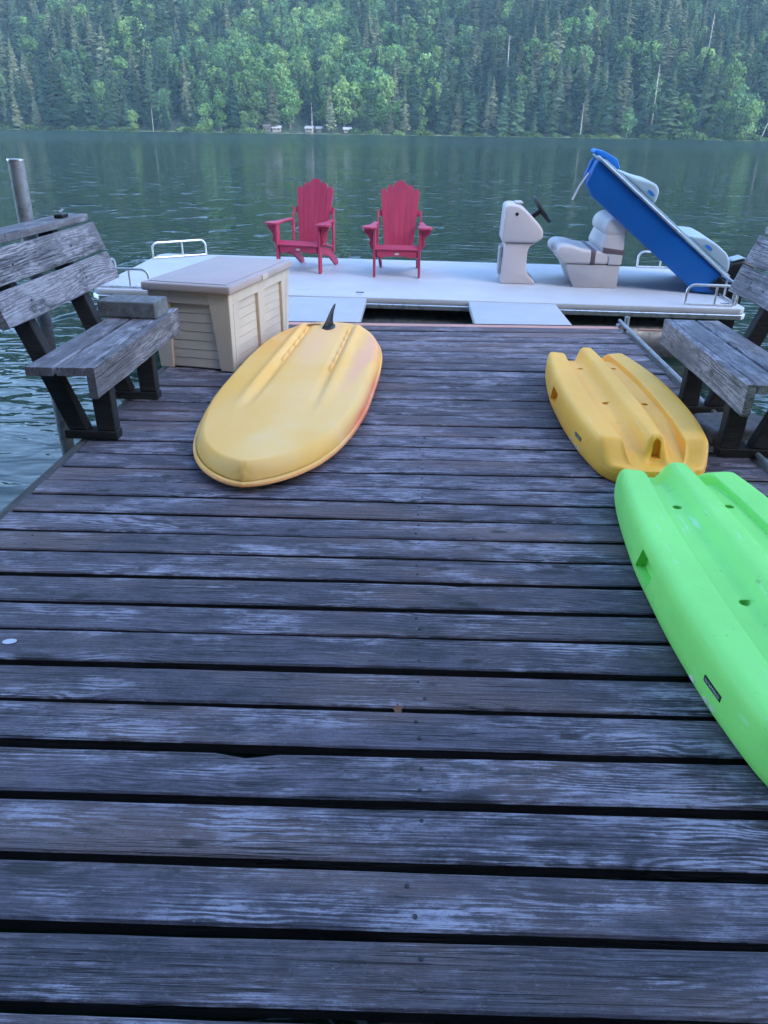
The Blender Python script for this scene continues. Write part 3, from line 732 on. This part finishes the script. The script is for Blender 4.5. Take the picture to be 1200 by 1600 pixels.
# rim lip and lower half
mb = MB(); ring = []
for i in range(161):
    t_ = -math.cos(math.pi * i / 160); ring.append((bw(t_), t_ * LB / 2))
loop = ring + [(-x, y) for x, y in reversed(ring[1:-1])]
def lev(dw, z):
    res = []
    for x, y in loop:
        w_ = abs(x); k = max(0, 1 - dw / max(w_, .02)) if w_ > 0 else 0
        res.append((x * k, y * (1 - dw / (LB / 2)), z))
    return res
levels = [lev(.012, .0615), lev(.004, .058), lev(.0, .050), lev(.0, .042), lev(.012, .036), lev(.10, .012), lev(.2, .004)]
n = len(loop)
for L_ in levels: mb.v += L_
for a in range(len(levels) - 1):
    for i in range(n): mb.f.append((a * n + i, a * n + (i + 1) % n, (a + 1) * n + (i + 1) % n, (a + 1) * n + i)); mb.m.append(0)
mb.f.append(tuple((len(levels) - 1) * n + i for i in range(n))); mb.m.append(0)
mb.build('rim', M['boardyellow'], pbx, smooth=True, angle=60)
for sx in (-1, 1):
    for i in range(6):
        y0 = .10 + i * .185; pts_ = []
        if i == 0 and sx < 0: continue
        for q in range(7):
            y = y0 + .165 * q / 6; x = sx * (.17 - .01 * y); z = hullz(x, y, bw(y / (LB / 2))) + .005
            pts_.append((x, y, z - (.009 if q in (0, 6) else 0)))
        MB().tube(pts_, [.008, .0125, .0135, .0135, .0135, .0125, .008], 8).build('groove_rib', M['boardyellow'], hull, smooth=True)
fin = MB(); FY = 1.20
fz = hullz(0, FY, .3)
fin.prism([(FY - .10, 0), (FY + .05, 0), (FY + .04, .045), (FY + .055, .10), (FY + .085, .155), (FY + .06, .148), (FY + .01, .105), (FY - .04, .05)], -.005, .005, 'x')
for q_ in range(len(fin.v)):
    a_, b_2, c_2 = fin.v[q_]; k_2 = R(26); fin.v[q_] = (a_ * math.cos(k_2) + (b_2 - FY) * math.sin(k_2), FY + (b_2 - FY) * math.cos(k_2) - a_ * math.sin(k_2), c_2)
fo_ = fin.build('fin', M['black'], pbx, (0, 0, fz), bevel=.003, seg=2, smooth=True)
MB().prism([(math.cos(a * .524) * .045, FY - .02 + math.sin(a * .524) * .10) for a in range(12)], -.006, .008, 'z').build('fin_base', M['black'], fo_, bevel=.004, seg=2, smooth=True)
st_ = MB().box(-.05, .05, -.025, .025, 0, .002).build('sticker', M['badge'], pbx, (-.13, 1.26, hullz(-.13, 1.26, .3) + .003), (R(-9), R(-3), R(12)))
st_['label'] = 'small white and orange sticker beside the fin'
MB().prism([(-.04, -.018), (.03, -.02), (.01, .012)], .0022, .004, 'z').build('sticker_mark', M['pinkstrip'], st_)

# ------------------------------------------------------------------ kayaks, hull up
KL, KZ = .915, .215
KW = [(-1, .16), (-.97, .205), (-.9, .243), (-.78, .268), (-.55, .293), (-.2, .306), (.1, .304), (.4, .285), (.65, .26), (.82, .235), (.93, .205), (.98, .17), (1, .13)]
def relief(q, s):
    """height over the gunwale plane, q = |x|/w in 0..1, s = -1..1 along"""
    H = KZ - .02 * (s ** 2) 
    chan = H - .048 - .03 * sstep(-.45, -.95, s) - .02 * sstep(.5, .95, s)
    plat = H - .012 - .012 * (1 - (q - .55) / .45)
    keel = H + .014
    # blend across
    z = chan
    z = z + (plat - z) * sstep(.515, .56, q) - .007 * math.exp(-((q - .535) / .012) ** 2)
    kk = 1 - sstep(.08, .30, q)
    z = z + (keel - z) * kk
    # ends
    spon = sstep(.5, .6, q)
    n0 = -.975 * (1 - kk) * (1 - spon) + -.93 * kk + -.94 * spon * (1 - kk)
    wn = .10 * spon * (1 - kk) + .035 * kk + .12 * (1 - kk) * (1 - spon)
    z = .085 + (z - .085) * sstep(n0 - wn * .3, n0 + wn, s)
    f1 = .95 * kk + .86 * (1 - kk) * (1 - spon) + .93 * spon * (1 - kk)
    z = .06 + (z - .06) * (1 - sstep(f1 - .16, f1 + .07, s)) ** .6
    return z
def make_kayak_mesh(mat, holes, name):
    mb = MB(); nu = 120
    qs = []
    rows = []
    # cross profile: from left gunwale up the wall, over the top, down the right wall
    topq = np.concatenate([np.linspace(-.84, -.60, 7), np.linspace(-.575, -.50, 9)[0:], np.linspace(-.46, -.30, 4), np.linspace(-.26, .26, 15), np.linspace(.30, .46, 4), np.linspace(.50, .575, 9), np.linspace(.60, .84, 7)])
    wall = [(.86, 0.0), (.935, .007), (.975, .022), (.995, .045), (1.0, .070)]
    V = []; m_ = None
    for i in range(nu + 1):
        u = i / nu; s = -math.cos(math.pi * u); s = s * .75 + (2 * u - 1) * .25
        w_ = smooth_interp(KW, s); row = []
        endf = min(1., (1 - abs(s)) / .05)
        zt = relief(.84, s)
        for q, z in wall: row.append((-q * w_, min(z, zt * .6)))
        
        for q, k in ((.997, .60), (.988, .77), (.970, .89), (.938, .965), (.895, 1.0)): row.append((-q * w_, max(zt * k, min(.075, zt * .6))))
        for q in topq: row.append((q * w_, relief(abs(q), s)))
        
        for q, k in ((.895, 1.0), (.938, .965), (.970, .89), (.988, .77), (.997, .60)): row.append((q * w_, max(zt * k, min(.075, zt * .6))))
        for q, z in reversed(wall): row.append((q * w_, min(z, zt * .6)))
        rows.append([(x, s * KL + (0 if abs(s) < .99 else 0), z) for x, z in row]); m_ = len(row)
    for r_ in rows: mb.v += r_
    for i in range(nu):
        for j in range(m_ - 1): mb.f.append((i * m_ + j, (i + 1) * m_ + j, (i + 1) * m_ + j + 1, i * m_ + j + 1)); mb.m.append(0)
        mb.f.append((i * m_ + m_ - 1, (i + 1) * m_ + m_ - 1, (i + 1) * m_, i * m_)); mb.m.append(0)
    # end walls: shrink in two rounded steps
    for end, sg in ((0, -1), (nu, 1)):
        base = end * m_; prev = base
        for st, (k, dy) in enumerate(((.97, .012), (.88, .022))):
            b = len(mb.v)
            for j in range(m_):
                x, y, z = mb.v[base + j]; mb.v.append((x * k, y + sg * dy, .04 + (z - .04) * (k - .04 * st)))
            for j in range(m_):
                j2 = (j + 1) % m_; mb.f.append((prev + j, prev + j2, b + j2, b + j)); mb.m.append(0)
            prev = b
        b = len(mb.v); mb.v.append((0, mb.v[prev][1] + sg * .004, .045))
        for j in range(m_): mb.f.append((prev + j, prev + (j + 1) % m_, b)); mb.m.append(0)
    me = mb.mesh(name, mat, smooth=True, angle=75)
    ob = bpy.data.objects.new(name, me); COL.objects.link(ob)
    cut = MB()
    for x, y in holes: cut.tube([(x, y, .02 + .06), (x, y, .4)], .017, 18)
    for sx in (-1, 1):     # side grip recess
        cut.prism([(.0, .052), (.145, .060), (.105, .150), (-.05, .145)], *sorted((sx * .268, sx * .38)), 'x')
    cut.prism([(-.022, .105), (.022, .105), (.016, .185), (0, .20), (-.016, .185)], -1.2, -.80, 'y')   # keel tow slot
    cme = cut.mesh('cut', mat); co = bpy.data.objects.new('cut', cme); COL.objects.link(co)
    bm_ = ob.modifiers.new('b', 'BOOLEAN'); bm_.operation = 'DIFFERENCE'; bm_.object = co; bm_.solver = 'EXACT'
    dg = bpy.context.evaluated_depsgraph_get(); ne = bpy.data.meshes.new_from_object(ob.evaluated_get(dg))
    bpy.data.objects.remove(ob); bpy.data.objects.remove(co)
    b2 = bmesh.new(); b2.from_mesh(ne)
    for f_ in b2.faces: f_.smooth = True
    for e2 in b2.edges:
        e2.smooth = not (len(e2.link_faces) == 2 and e2.calc_face_angle(0) > R(50))
    b2.to_mesh(ne); b2.free(); ne.name = name
    return ne
KH = [(-.095, .42), (.105, .44), (-.095, -.24), (.105, -.24)]
t = NT('kayak_label'); P = t.n('TexCoord').outputs['Object']; sp = t.n('SeparateXYZ', {0: P})
row = t.step(t.m('ABSOLUTE', sp.outputs[2]), .0055, .004)
blk_ = t.step(t.m('ABSOLUTE', t.m('SUBTRACT', t.m('FRACT', t.m('MULTIPLY', sp.outputs[1], 120)), .5)), .38, .30)
ins = t.step(t.m('ABSOLUTE', sp.outputs[1]), .040, .038)
nz = t.step(t.noise(t.vm('MULTIPLY', P, (1, 260, 190)), 1, 1), .40, .5)
c = t.mix(t.m('MULTIPLY', t.m('MULTIPLY', row, ins), t.m('MULTIPLY', blk_, nz)), (.012, .013, .014), (.40, .42, .42)); t.bsdf(Base_Color=c, Roughness=.35); M['klabel'] = t.mat
def kayak(col, hole_mat, loc, rz, label):
    e = empty('kayak', loc, rz, label, 'kayak', 'upturned kayaks'); e.scale = (1.045, 1, 1)
    hl = link('hull', make_kayak_mesh(col, KH, 'hull'), e)
    for sx in (-1, 1):
        wv = interp(KW, -.62); 
        MB().box(-.002, .002, -.046, .046, -.0095, .0095).build('label', M['klabel'], e, (sx * (wv * 1.0 + .0022), -.62 * KL, .098), (0, R(2) * sx, R(6.5) * -sx))
        for yy_, zz_ in ((-.50, .040), (-.60, .040), (-.64, .042)):
            wv2 = interp(KW, yy_)
            MB().prism([(math.cos(a * .6283) * .016, math.sin(a * .6283) * .0055) for a in range(10)], -.0016, .0016, 'x').build('emblem', M['badge'] if yy_ != -.62 else M['black'], e, (sx * (wv2 + .0005), yy_ * KL, zz_), (0, 0, R(5) * -sx))
    return e
kayak(M['kyellow'], None, (1.112, 4.09, .002), R(1.0), 'yellow plastic kayak lying upside down beside the right bench')
kayak(M['kgreen'], None, (1.135, 2.20, .002), R(.8), 'lime green plastic kayak lying upside down at the right edge nearest the viewer')

# dead leaf in a plank gap
lf = MB(); lp = []
for i in range(15):
    a = i / 15 * 6.283; r_ = .020 * (1 if i % 3 == 0 else .55); lp.append((math.cos(a) * r_, math.sin(a) * r_))
lf.prism(lp, 0, .0012, 'z'); tag(lf.build('dead_leaf', M['leafbrown'], None, (-.02, 1.598, .003), (R(18), R(-10), .4)), 'small brown dead leaf caught in the gap between two planks', 'leaf')

pl = MB().prism([(math.cos(a * .5236) * .022, math.sin(a * .5236) * .013) for a in range(12)], 0, .0012, 'z').build('pale_petal', M['pad'], None, (-1.252, 1.825, .0045), (R(2), 0, .2))
tag(pl, 'pale oval petal lying flat on a plank at the left edge of the view', 'petal')

# ------------------------------------------------------------------ gangway panels
def panel(x, label):
    e = empty('gangway_panel', (x, 6.87, 0), R(.5), label, 'panel', 'white gangway panels')
    MB().box(-.42, .42, -.545, .545, -.075, -.012).build('board', M['pad'], e, bevel=.012, seg=2, smooth=True)
    for y in (-.45, .45): MB().box(-.36, .36, y - .03, y + .03, -.115, -.0755).build('cross_bar', M['steel'], e)
panel(-.93, 'white panel bridging dock and boat, the left one behind the storage box')
panel(.905, 'white panel bridging dock and boat, the right one before the helm console')

# ------------------------------------------------------------------ pontoon boat
PB = empty('pontoon_boat', (0, 8.6, 0), R(-2.2), 'flat white pontoon boat without a railing moored past the dock end', 'boat')
deckp = [(-3.18, -1.22), (3.10, -1.22), (3.16, -1.14), (3.13, 1.10), (3.05, 1.18), (-3.35, 1.22), (-3.42, 1.12), (-3.28, -1.12)]
MB().prism(deckp, -.055, 0, 'z').build('deck', M['white'], PB, bevel=.012, seg=2, smooth=True)
MB().prism([(x * 1.004, y * 1.012) for x, y in deckp], -.105, -.057, 'z').build('edge_trim', M['alu'], PB, bevel=.006, seg=1)
for y in (-.92, .92):
    ptz = MB(); ptz.tube([(-3.1, y, -.33), (-2.95, y, -.38), (-2.7, y, -.42), (2.9, y, -.40), (3.05, y, -.38)], [.05, .2, .29, .29, .2], 20)
    ptz.build('float_tube', M['tube'], PB, smooth=True, angle=60)
for x in (-2.6, -1.6, -.6, .4, 1.4, 2.4):
    MB().box(x - .03, x + .03, -1.1, 1.1, -.16, -.106).build('cross_member', M['tube'], PB)
def rail(x0, y0, x1, y1, h=.19, post=.62, low=True):
    mb = MB(); a = Vector((x0, y0, 0)); b = Vector((x1, y1, 0)); d = (b - a).normalized(); L = (b - a).length; pts_ = [a]
    rr = .07
    for k in range(6):
        q = k / 5 * math.pi / 2; pts_.append(a + d * (rr - rr * math.cos(q)) + Vector((0, 0, h - rr + rr * math.sin(q))))
    for k in range(6):
        q = (1 - k / 5) * math.pi / 2; pts_.append(b - d * (rr - rr * math.cos(q)) + Vector((0, 0, h - rr + rr * math.sin(q))))
    pts_.append(b); mb.tube(pts_, .013, 8)
    m_ = a.lerp(b, post); mb.tube([m_, m_ + Vector((0, 0, h))], .011, 8)
    if low: mb.tube([a + Vector((0, 0, .014)), b + Vector((0, 0, .014))], .010, 8)
    return mb.build('corner_rail', M['alu'], PB, smooth=True)
rail(-3.34, .72, -2.80, 1.14, .19, .55)
rail(-3.20, -1.15, -2.68, -1.15); rail(-3.24, -1.12, -3.30, -.5)
rail(2.62, 1.10, 3.06, 1.10); rail(2.60, -1.12, 3.04, -1.13); rail(3.09, -1.08, 3.09, -.50)
for x in (-.55, 2.98): 
    MB().tube([(x - .04, -1.1, .022), (x + .04, -1.1, .022)], .007, 6).build('cleat', M['steel'], PB, smooth=True)
# helm console
con = empty('helm_console', (1.0, -.29, 0), R(0), None); con.parent = PB
cm = MB().prism([(-.12, .0), (.245, .0), (.25, .025), (.17, .09), (.145, .16), (.14, .33), (.16, .385), (.22, .42), (-.105, .42), (-.115, .2)], .03, .49, 'y').build('pedestal', M['gelcoat'], con, bevel=.022, seg=3, smooth=True, angle=50)
MB().prism([(-.145, .424), (.22, .424), (.285, .47), (.285, .545), (.235, .61), (.10, .735), (.03, .785), (-.06, .80), (-.13, .785)], 0, .52, 'y').build('head', M['gelcoat'], con, bevel=.03, seg=4, smooth=True, angle=50)
MB().box(-.148, -.118, .14, .38, .08, .36).build('front_recess', M['seatbase'], con, bevel=.006, seg=1)
MB().tube([(-.005, -.002, .705), (-.005, .008, .705)], .018, 12).build('port_cap', M['black'], con)
wh = MB(); wc = Vector((.265, .22, .735)); wn = Vector((.80, 0, .60)).normalized(); wu = Vector((0, 1, 0)); wv_ = wn.cross(wu)
wh.tube([wc + (wu * math.cos(a / 20 * 6.283) + wv_ * math.sin(a / 20 * 6.283)) * .15 for a in range(20)], .016, 8, closed=True)
for a in (.5, 2.6, 4.71): wh.tube([wc - wn * .02, wc + (wu * math.cos(a) + wv_ * math.sin(a)) * .145], .013, 6)
wh.tube([wc - wn * .20, wc - wn * .05, wc + wn * .01], [.03, .028, .036], 10)
wh.build('steering_wheel', M['black'], con, smooth=True)
MB().box(-.02, .06, .14, .38, .795, .81).build('dash_top', M['gelcoat'], con, bevel=.004, seg=1)
# helm seat, back against the boat's stern
st = empty('helm_seat', (1.75, -.36, 0)); st.parent = PB
MB().prism([(-.10, 0), (.35, 0), (.35, .235), (-.20, .235), (-.185, .17)], .0, .78, 'y').build('base', M['seatbase'], st, bevel=.010, seg=2, smooth=True)
cu = [(-.24, .24), (.22, .24), (.22, .375), (.05, .375), (-.06, .385), (-.16, .415), (-.27, .42), (-.33, .38), (-.33, .32)]
cmesh = MB().prism(cu, -.015, .795, 'y').build('cushion', M['vinyl'], st, bevel=.035, seg=4, smooth=True, angle=50)
MB().prism([(.02, .236), (.10, .236), (.10, .382), (.02, .382)], -.019, .799, 'y').build('cushion_stripe', M['stripe'], cmesh, bevel=.03, seg=4, smooth=True, angle=50)
bk_ = MB().prism([(.22, .236), (.36, .236), (.37, .55), (.17, .55), (.12, .42), (.13, .38), (.22, .30)], -.015, .795, 'y').build('backrest', M['vinyl'], st, bevel=.03, seg=4, smooth=True, angle=50)
MB().prism([(.155, .345), (.372, .33), (.374, .395), (.128, .425)], -.019, .799, 'y').build('back_stripe', M['stripe'], bk_, bevel=.02, seg=3, smooth=True, angle=50)
MB().prism([(.16, .52), (.37, .52), (.375, .64), (.33, .70), (.24, .715), (.16, .67), (.13, .59)], -.02, .80, 'y').build('head_roll', M['vinyl'], bk_, bevel=.045, seg=4, smooth=True, angle=50)
# outboard motor on the stern
om = empty('outboard_motor', (3.37, -.05, -.13)); om.parent = PB; om.scale = (.85, .85, .85)
MB().prism([(-.10, .18), (.20, .16), (.24, .30), (.20, .44), (.05, .50), (-.10, .46), (-.14, .32)], -.14, .14, 'y').build('cowling', M['black'], om, bevel=.04, seg=3, smooth=True, angle=50)
MB().prism([(-.09, .475), (.05, .512), (.19, .455), (.17, .475), (.05, .53), (-.07, .495)], -.12, .12, 'y').build('cowl_top', M['paleblue'], om, bevel=.006, seg=2, smooth=True)
MB().prism([(-.05, -.55), (.12, -.55), (.16, .16), (-.06, .17)], -.06, .06, 'y').build('leg', M['black'], om, bevel=.015, seg=2, smooth=True)
MB().tube([(-.12, 0, .30), (-.25, .02, .34), (-.42, .03, .33)], [.02, .018, .02], 8).build('tiller', M['black'], om, smooth=True)
MB().box(-.20, -.05, -.10, .10, -.06, .16).build('clamp', M['black'], om, bevel=.01, seg=1)

# ------------------------------------------------------------------ pedal boat propped on the helm seat
ped = empty('pedal_boat', (2.84, 7.97, .012), 0, 'blue pedal boat tilted up, propped on the helm seat of the pontoon boat', 'pedal boat')
A = R(37.2)
ped.rotation_euler = Euler((0, A, R(-9)), 'XYZ')       # local -x runs up towards the bow
W = 1.16
prof = [(0, 0), (-1.45, 0), (-1.585, .055), (-1.645, .235), (-1.64, .284), (.225, .284), (.222, .15)]
tun = [(.02, .088), (-1.48, .088), (-1.58, .13), (-1.62, .282), (.20, .282), (.19, .15)]
hb = MB().prism(tun, .10, W - .10, 'y').build('hull', M['blue'], ped, bevel=.012, seg=2, smooth=True, angle=50)
for y0 in (0, W - .15):
    MB().prism(prof, y0, y0 + .15, 'y').build('side_float', M['blue'], hb, bevel=.028, seg=4, smooth=True, angle=50)
rimm = MB().prism([(-1.665, .286), (.245, .286), (.245, .315), (-1.665, .315)], -.020, W + .020, 'y').build('rim', M['paleblue'], ped, bevel=.012, seg=3, smooth=True)
MB().tube([(-1.60, -.022, .300), (-.55, -.022, .300)], .009, 6).build('rub_strip', M['alu'], rimm, smooth=True)
MB().prism([(-1.60, .316), (.15, .316), (.15, .330), (-1.58, .330)], .05, W - .05, 'y').build('deck', M['paleblue'], ped, bevel=.005, seg=2, smooth=True)
hump1 = [(-1.42, .331), (-.92, .331), (-.93, .37), (-.965, .445), (-1.03, .475), (-1.10, .455), (-1.22, .40)]
hump2 = [(-.45, .331), (.12, .331), (.10, .37), (.05, .425), (-.03, .455), (-.17, .455), (-.31, .425)]
for hp, xm in ((hump1, -1.02), (hump2, -.21)):
    ho_ = MB().prism(hp, .09, W - .09, 'y').build('seat_back', M['paleblue'], ped, bevel=.03, seg=4, smooth=True, angle=55)
    MB().prism([(xm + math.cos(a * .6283) * .045, .385 + math.sin(a * .6283) * .014) for a in range(10)], .085, .0885, 'y').build('seat_mark', M['brightblue'], ho_)
MB().prism([(-1.72, .30), (-1.72, .335), (-1.64, .375), (-1.49, .40), (-1.42, .36), (-1.42, .331), (-1.60, .331), (-1.67, .30)], .14, W - .14, 'y').build('bow_cap', M['brightblue'], ped, bevel=.010, seg=2, smooth=True)
MB().tube([(-1.63, .02, .14), (-1.62, -.02, .0), (-1.585, -.04, -.135)], [.009, .010, .011], 8).build('bow_lanyard', M['pad'], ped, smooth=True)
MB().box(.05, .235, -.034, -.023, .12, .26).build('stern_strap', M['black'], ped, bevel=.003, seg=1)

# ------------------------------------------------------------------ adirondack chairs
def adirondack():
    e = empty('adirondack_chair')
    hs = [.872, .912, .95, .95, .912, .872]; n = 6
    ang = R(16)
    Mb = Matrix.Translation((0, .47, .235)) @ Matrix.Rotation(-ang, 4, 'X')
    for i in range(n):
        xb0 = (i - 3) * .0545 + .0012; xb1 = (i - 2) * .0545 - .0012; k = 1.36
        Ls = (hs[i] - .235) / math.cos(ang) ; xt0, xt1 = (i - 3) * .0545 * k + .0012, (i - 2) * .0545 * k - .0012
        poly = [(xb0, 0), (xb1, 0), (xt1, Ls - .05)]
        w_ = xt1 - xt0
        hi, lo = 0., .034
        for a in range(1, 8):
            q = a / 8
            x = xt1 + (xt0 - xt1) * q
            if i in (2, 3):   # middle pair share one arch
                qq = q if i == 3 else 1 - q       # 0 outer edge? for i==3 outer edge is xt1
                z = Ls - .05 + .05 * math.sin(qq * math.pi / 2) ** .6
            else:
                z = Ls - .05 + .045 * math.sin(q * math.pi) ** .55
            poly.append((x, z))
        poly.append((xt0, Ls - .05 if i != 3 else Ls))
        if i == 2: poly[2] = (xt1, Ls)
        MB().prism(poly, -.011, .011, 'y', M=Mb).build('back_slat', M['red'], e, bevel=.002, seg=1)
    for z, hw in ((.10, .17), (.40, .235)):
        mb = MB(); mb.box(-hw, hw, .012, .036, z - .035, z + .035, M=Mb); mb.build('back_brace', M['red'], e, bevel=.003, seg=1)
    for i in range(6):
        y = .0 + i * .083; z = .325 - y * .19
        Ms = Matrix.Translation((0, y, z)) @ Matrix.Rotation(R(-11), 4, 'X')
        if i == 0: Ms = Matrix.Translation((0, -.012, .312)) @ Matrix.Rotation(R(38), 4, 'X')
        MB().box(-.262, .262, -.037, .037, -.011, .011, M=Ms).build('seat_slat', M['red'], e, bevel=.005, seg=1)
    ap = [(-.222, .285), (-.222, .235), (-.17, .205), (-.09, .225), (.09, .225), (.17, .205), (.222, .235), (.222, .285)]
    a_ = MB().prism(ap, -.032, -.010, 'y').build('apron', M['red'], e, bevel=.003, seg=1)
    MB().prism([(math.cos(a * .6283) * .027, .252 + math.sin(a * .6283) * .011) for a in range(10)], -.0345, -.0325, 'y').build('badge', M['badge'], a_)
    for s in (-1, 1):
        MB().prism([(-.05, .0), (.02, .0), (.045, .50), (-.045, .50)][::1] and [(-.035, 0), (.035, 0), (.045, .505), (-.045, .505)], *sorted((s * .236, s * .262)), 'x').build('front_leg', M['red'], e, bevel=.004, seg=1)
        # side rail that slopes down to the back foot
        MB().prism([(-.008, .215), (-.008, .29), (.12, .285), (.50, .20), (.74, .05), (.76, .0), (.66, .0), (.40, .13)], *sorted((s * .205, s * .232)), 'x').build('rear_leg', M['red'], e, bevel=.004, seg=1)
        arm = [(.225, -.075), (.27, -.095), (.36, -.075), (.385, -.02), (.37, .06), (.32, .16), (.30, .30), (.285, .50), (.235, .53), (.225, .40), (.245, .22), (.222, .10)]
        MB().prism([(s * x, y) for x, y in arm], .508, .530, 'z').build('arm', M['red'], e, bevel=.004, seg=1)
        br = [(.265, .29), (.28, .30), (.305, .34), (.30, .39), (.315, .43), (.36, .47), (.365, .505), (.265, .505)]
        MB().prism([(s * x, z) for x, z in br], -.012, .012, 'y').build('arm_bracket', M['red'], e, bevel=.003, seg=1)
        MB().box(min(s * .236, s * .258), max(s * .236, s * .258), .49, .55, .17, .505).build('rear_upright', M['red'], e, bevel=.004, seg=1)
        MB().prism([(.50, .532), (.56, .532), (.57, .64), (.545, .655)], *sorted((s * .238, s * .256)), 'x').build('back_stay', M['red'], e, bevel=.003, seg=1)
    return e
ch = adirondack(); ch.location = (-.262, 8.54, .001); ch.rotation_euler = (0, 0, R(-.5))
tag(ch, 'crimson adirondack chair facing the dock squarely, the right one of the pair', 'chair', 'adirondack chairs')
c2 = copy_tree(ch); c2.location = (-1.375, 8.72, .001); c2.rotation_euler = (0, 0, R(-11))
tag(c2, 'crimson adirondack chair turned slightly aside, behind the storage box', 'chair', 'adirondack chairs')
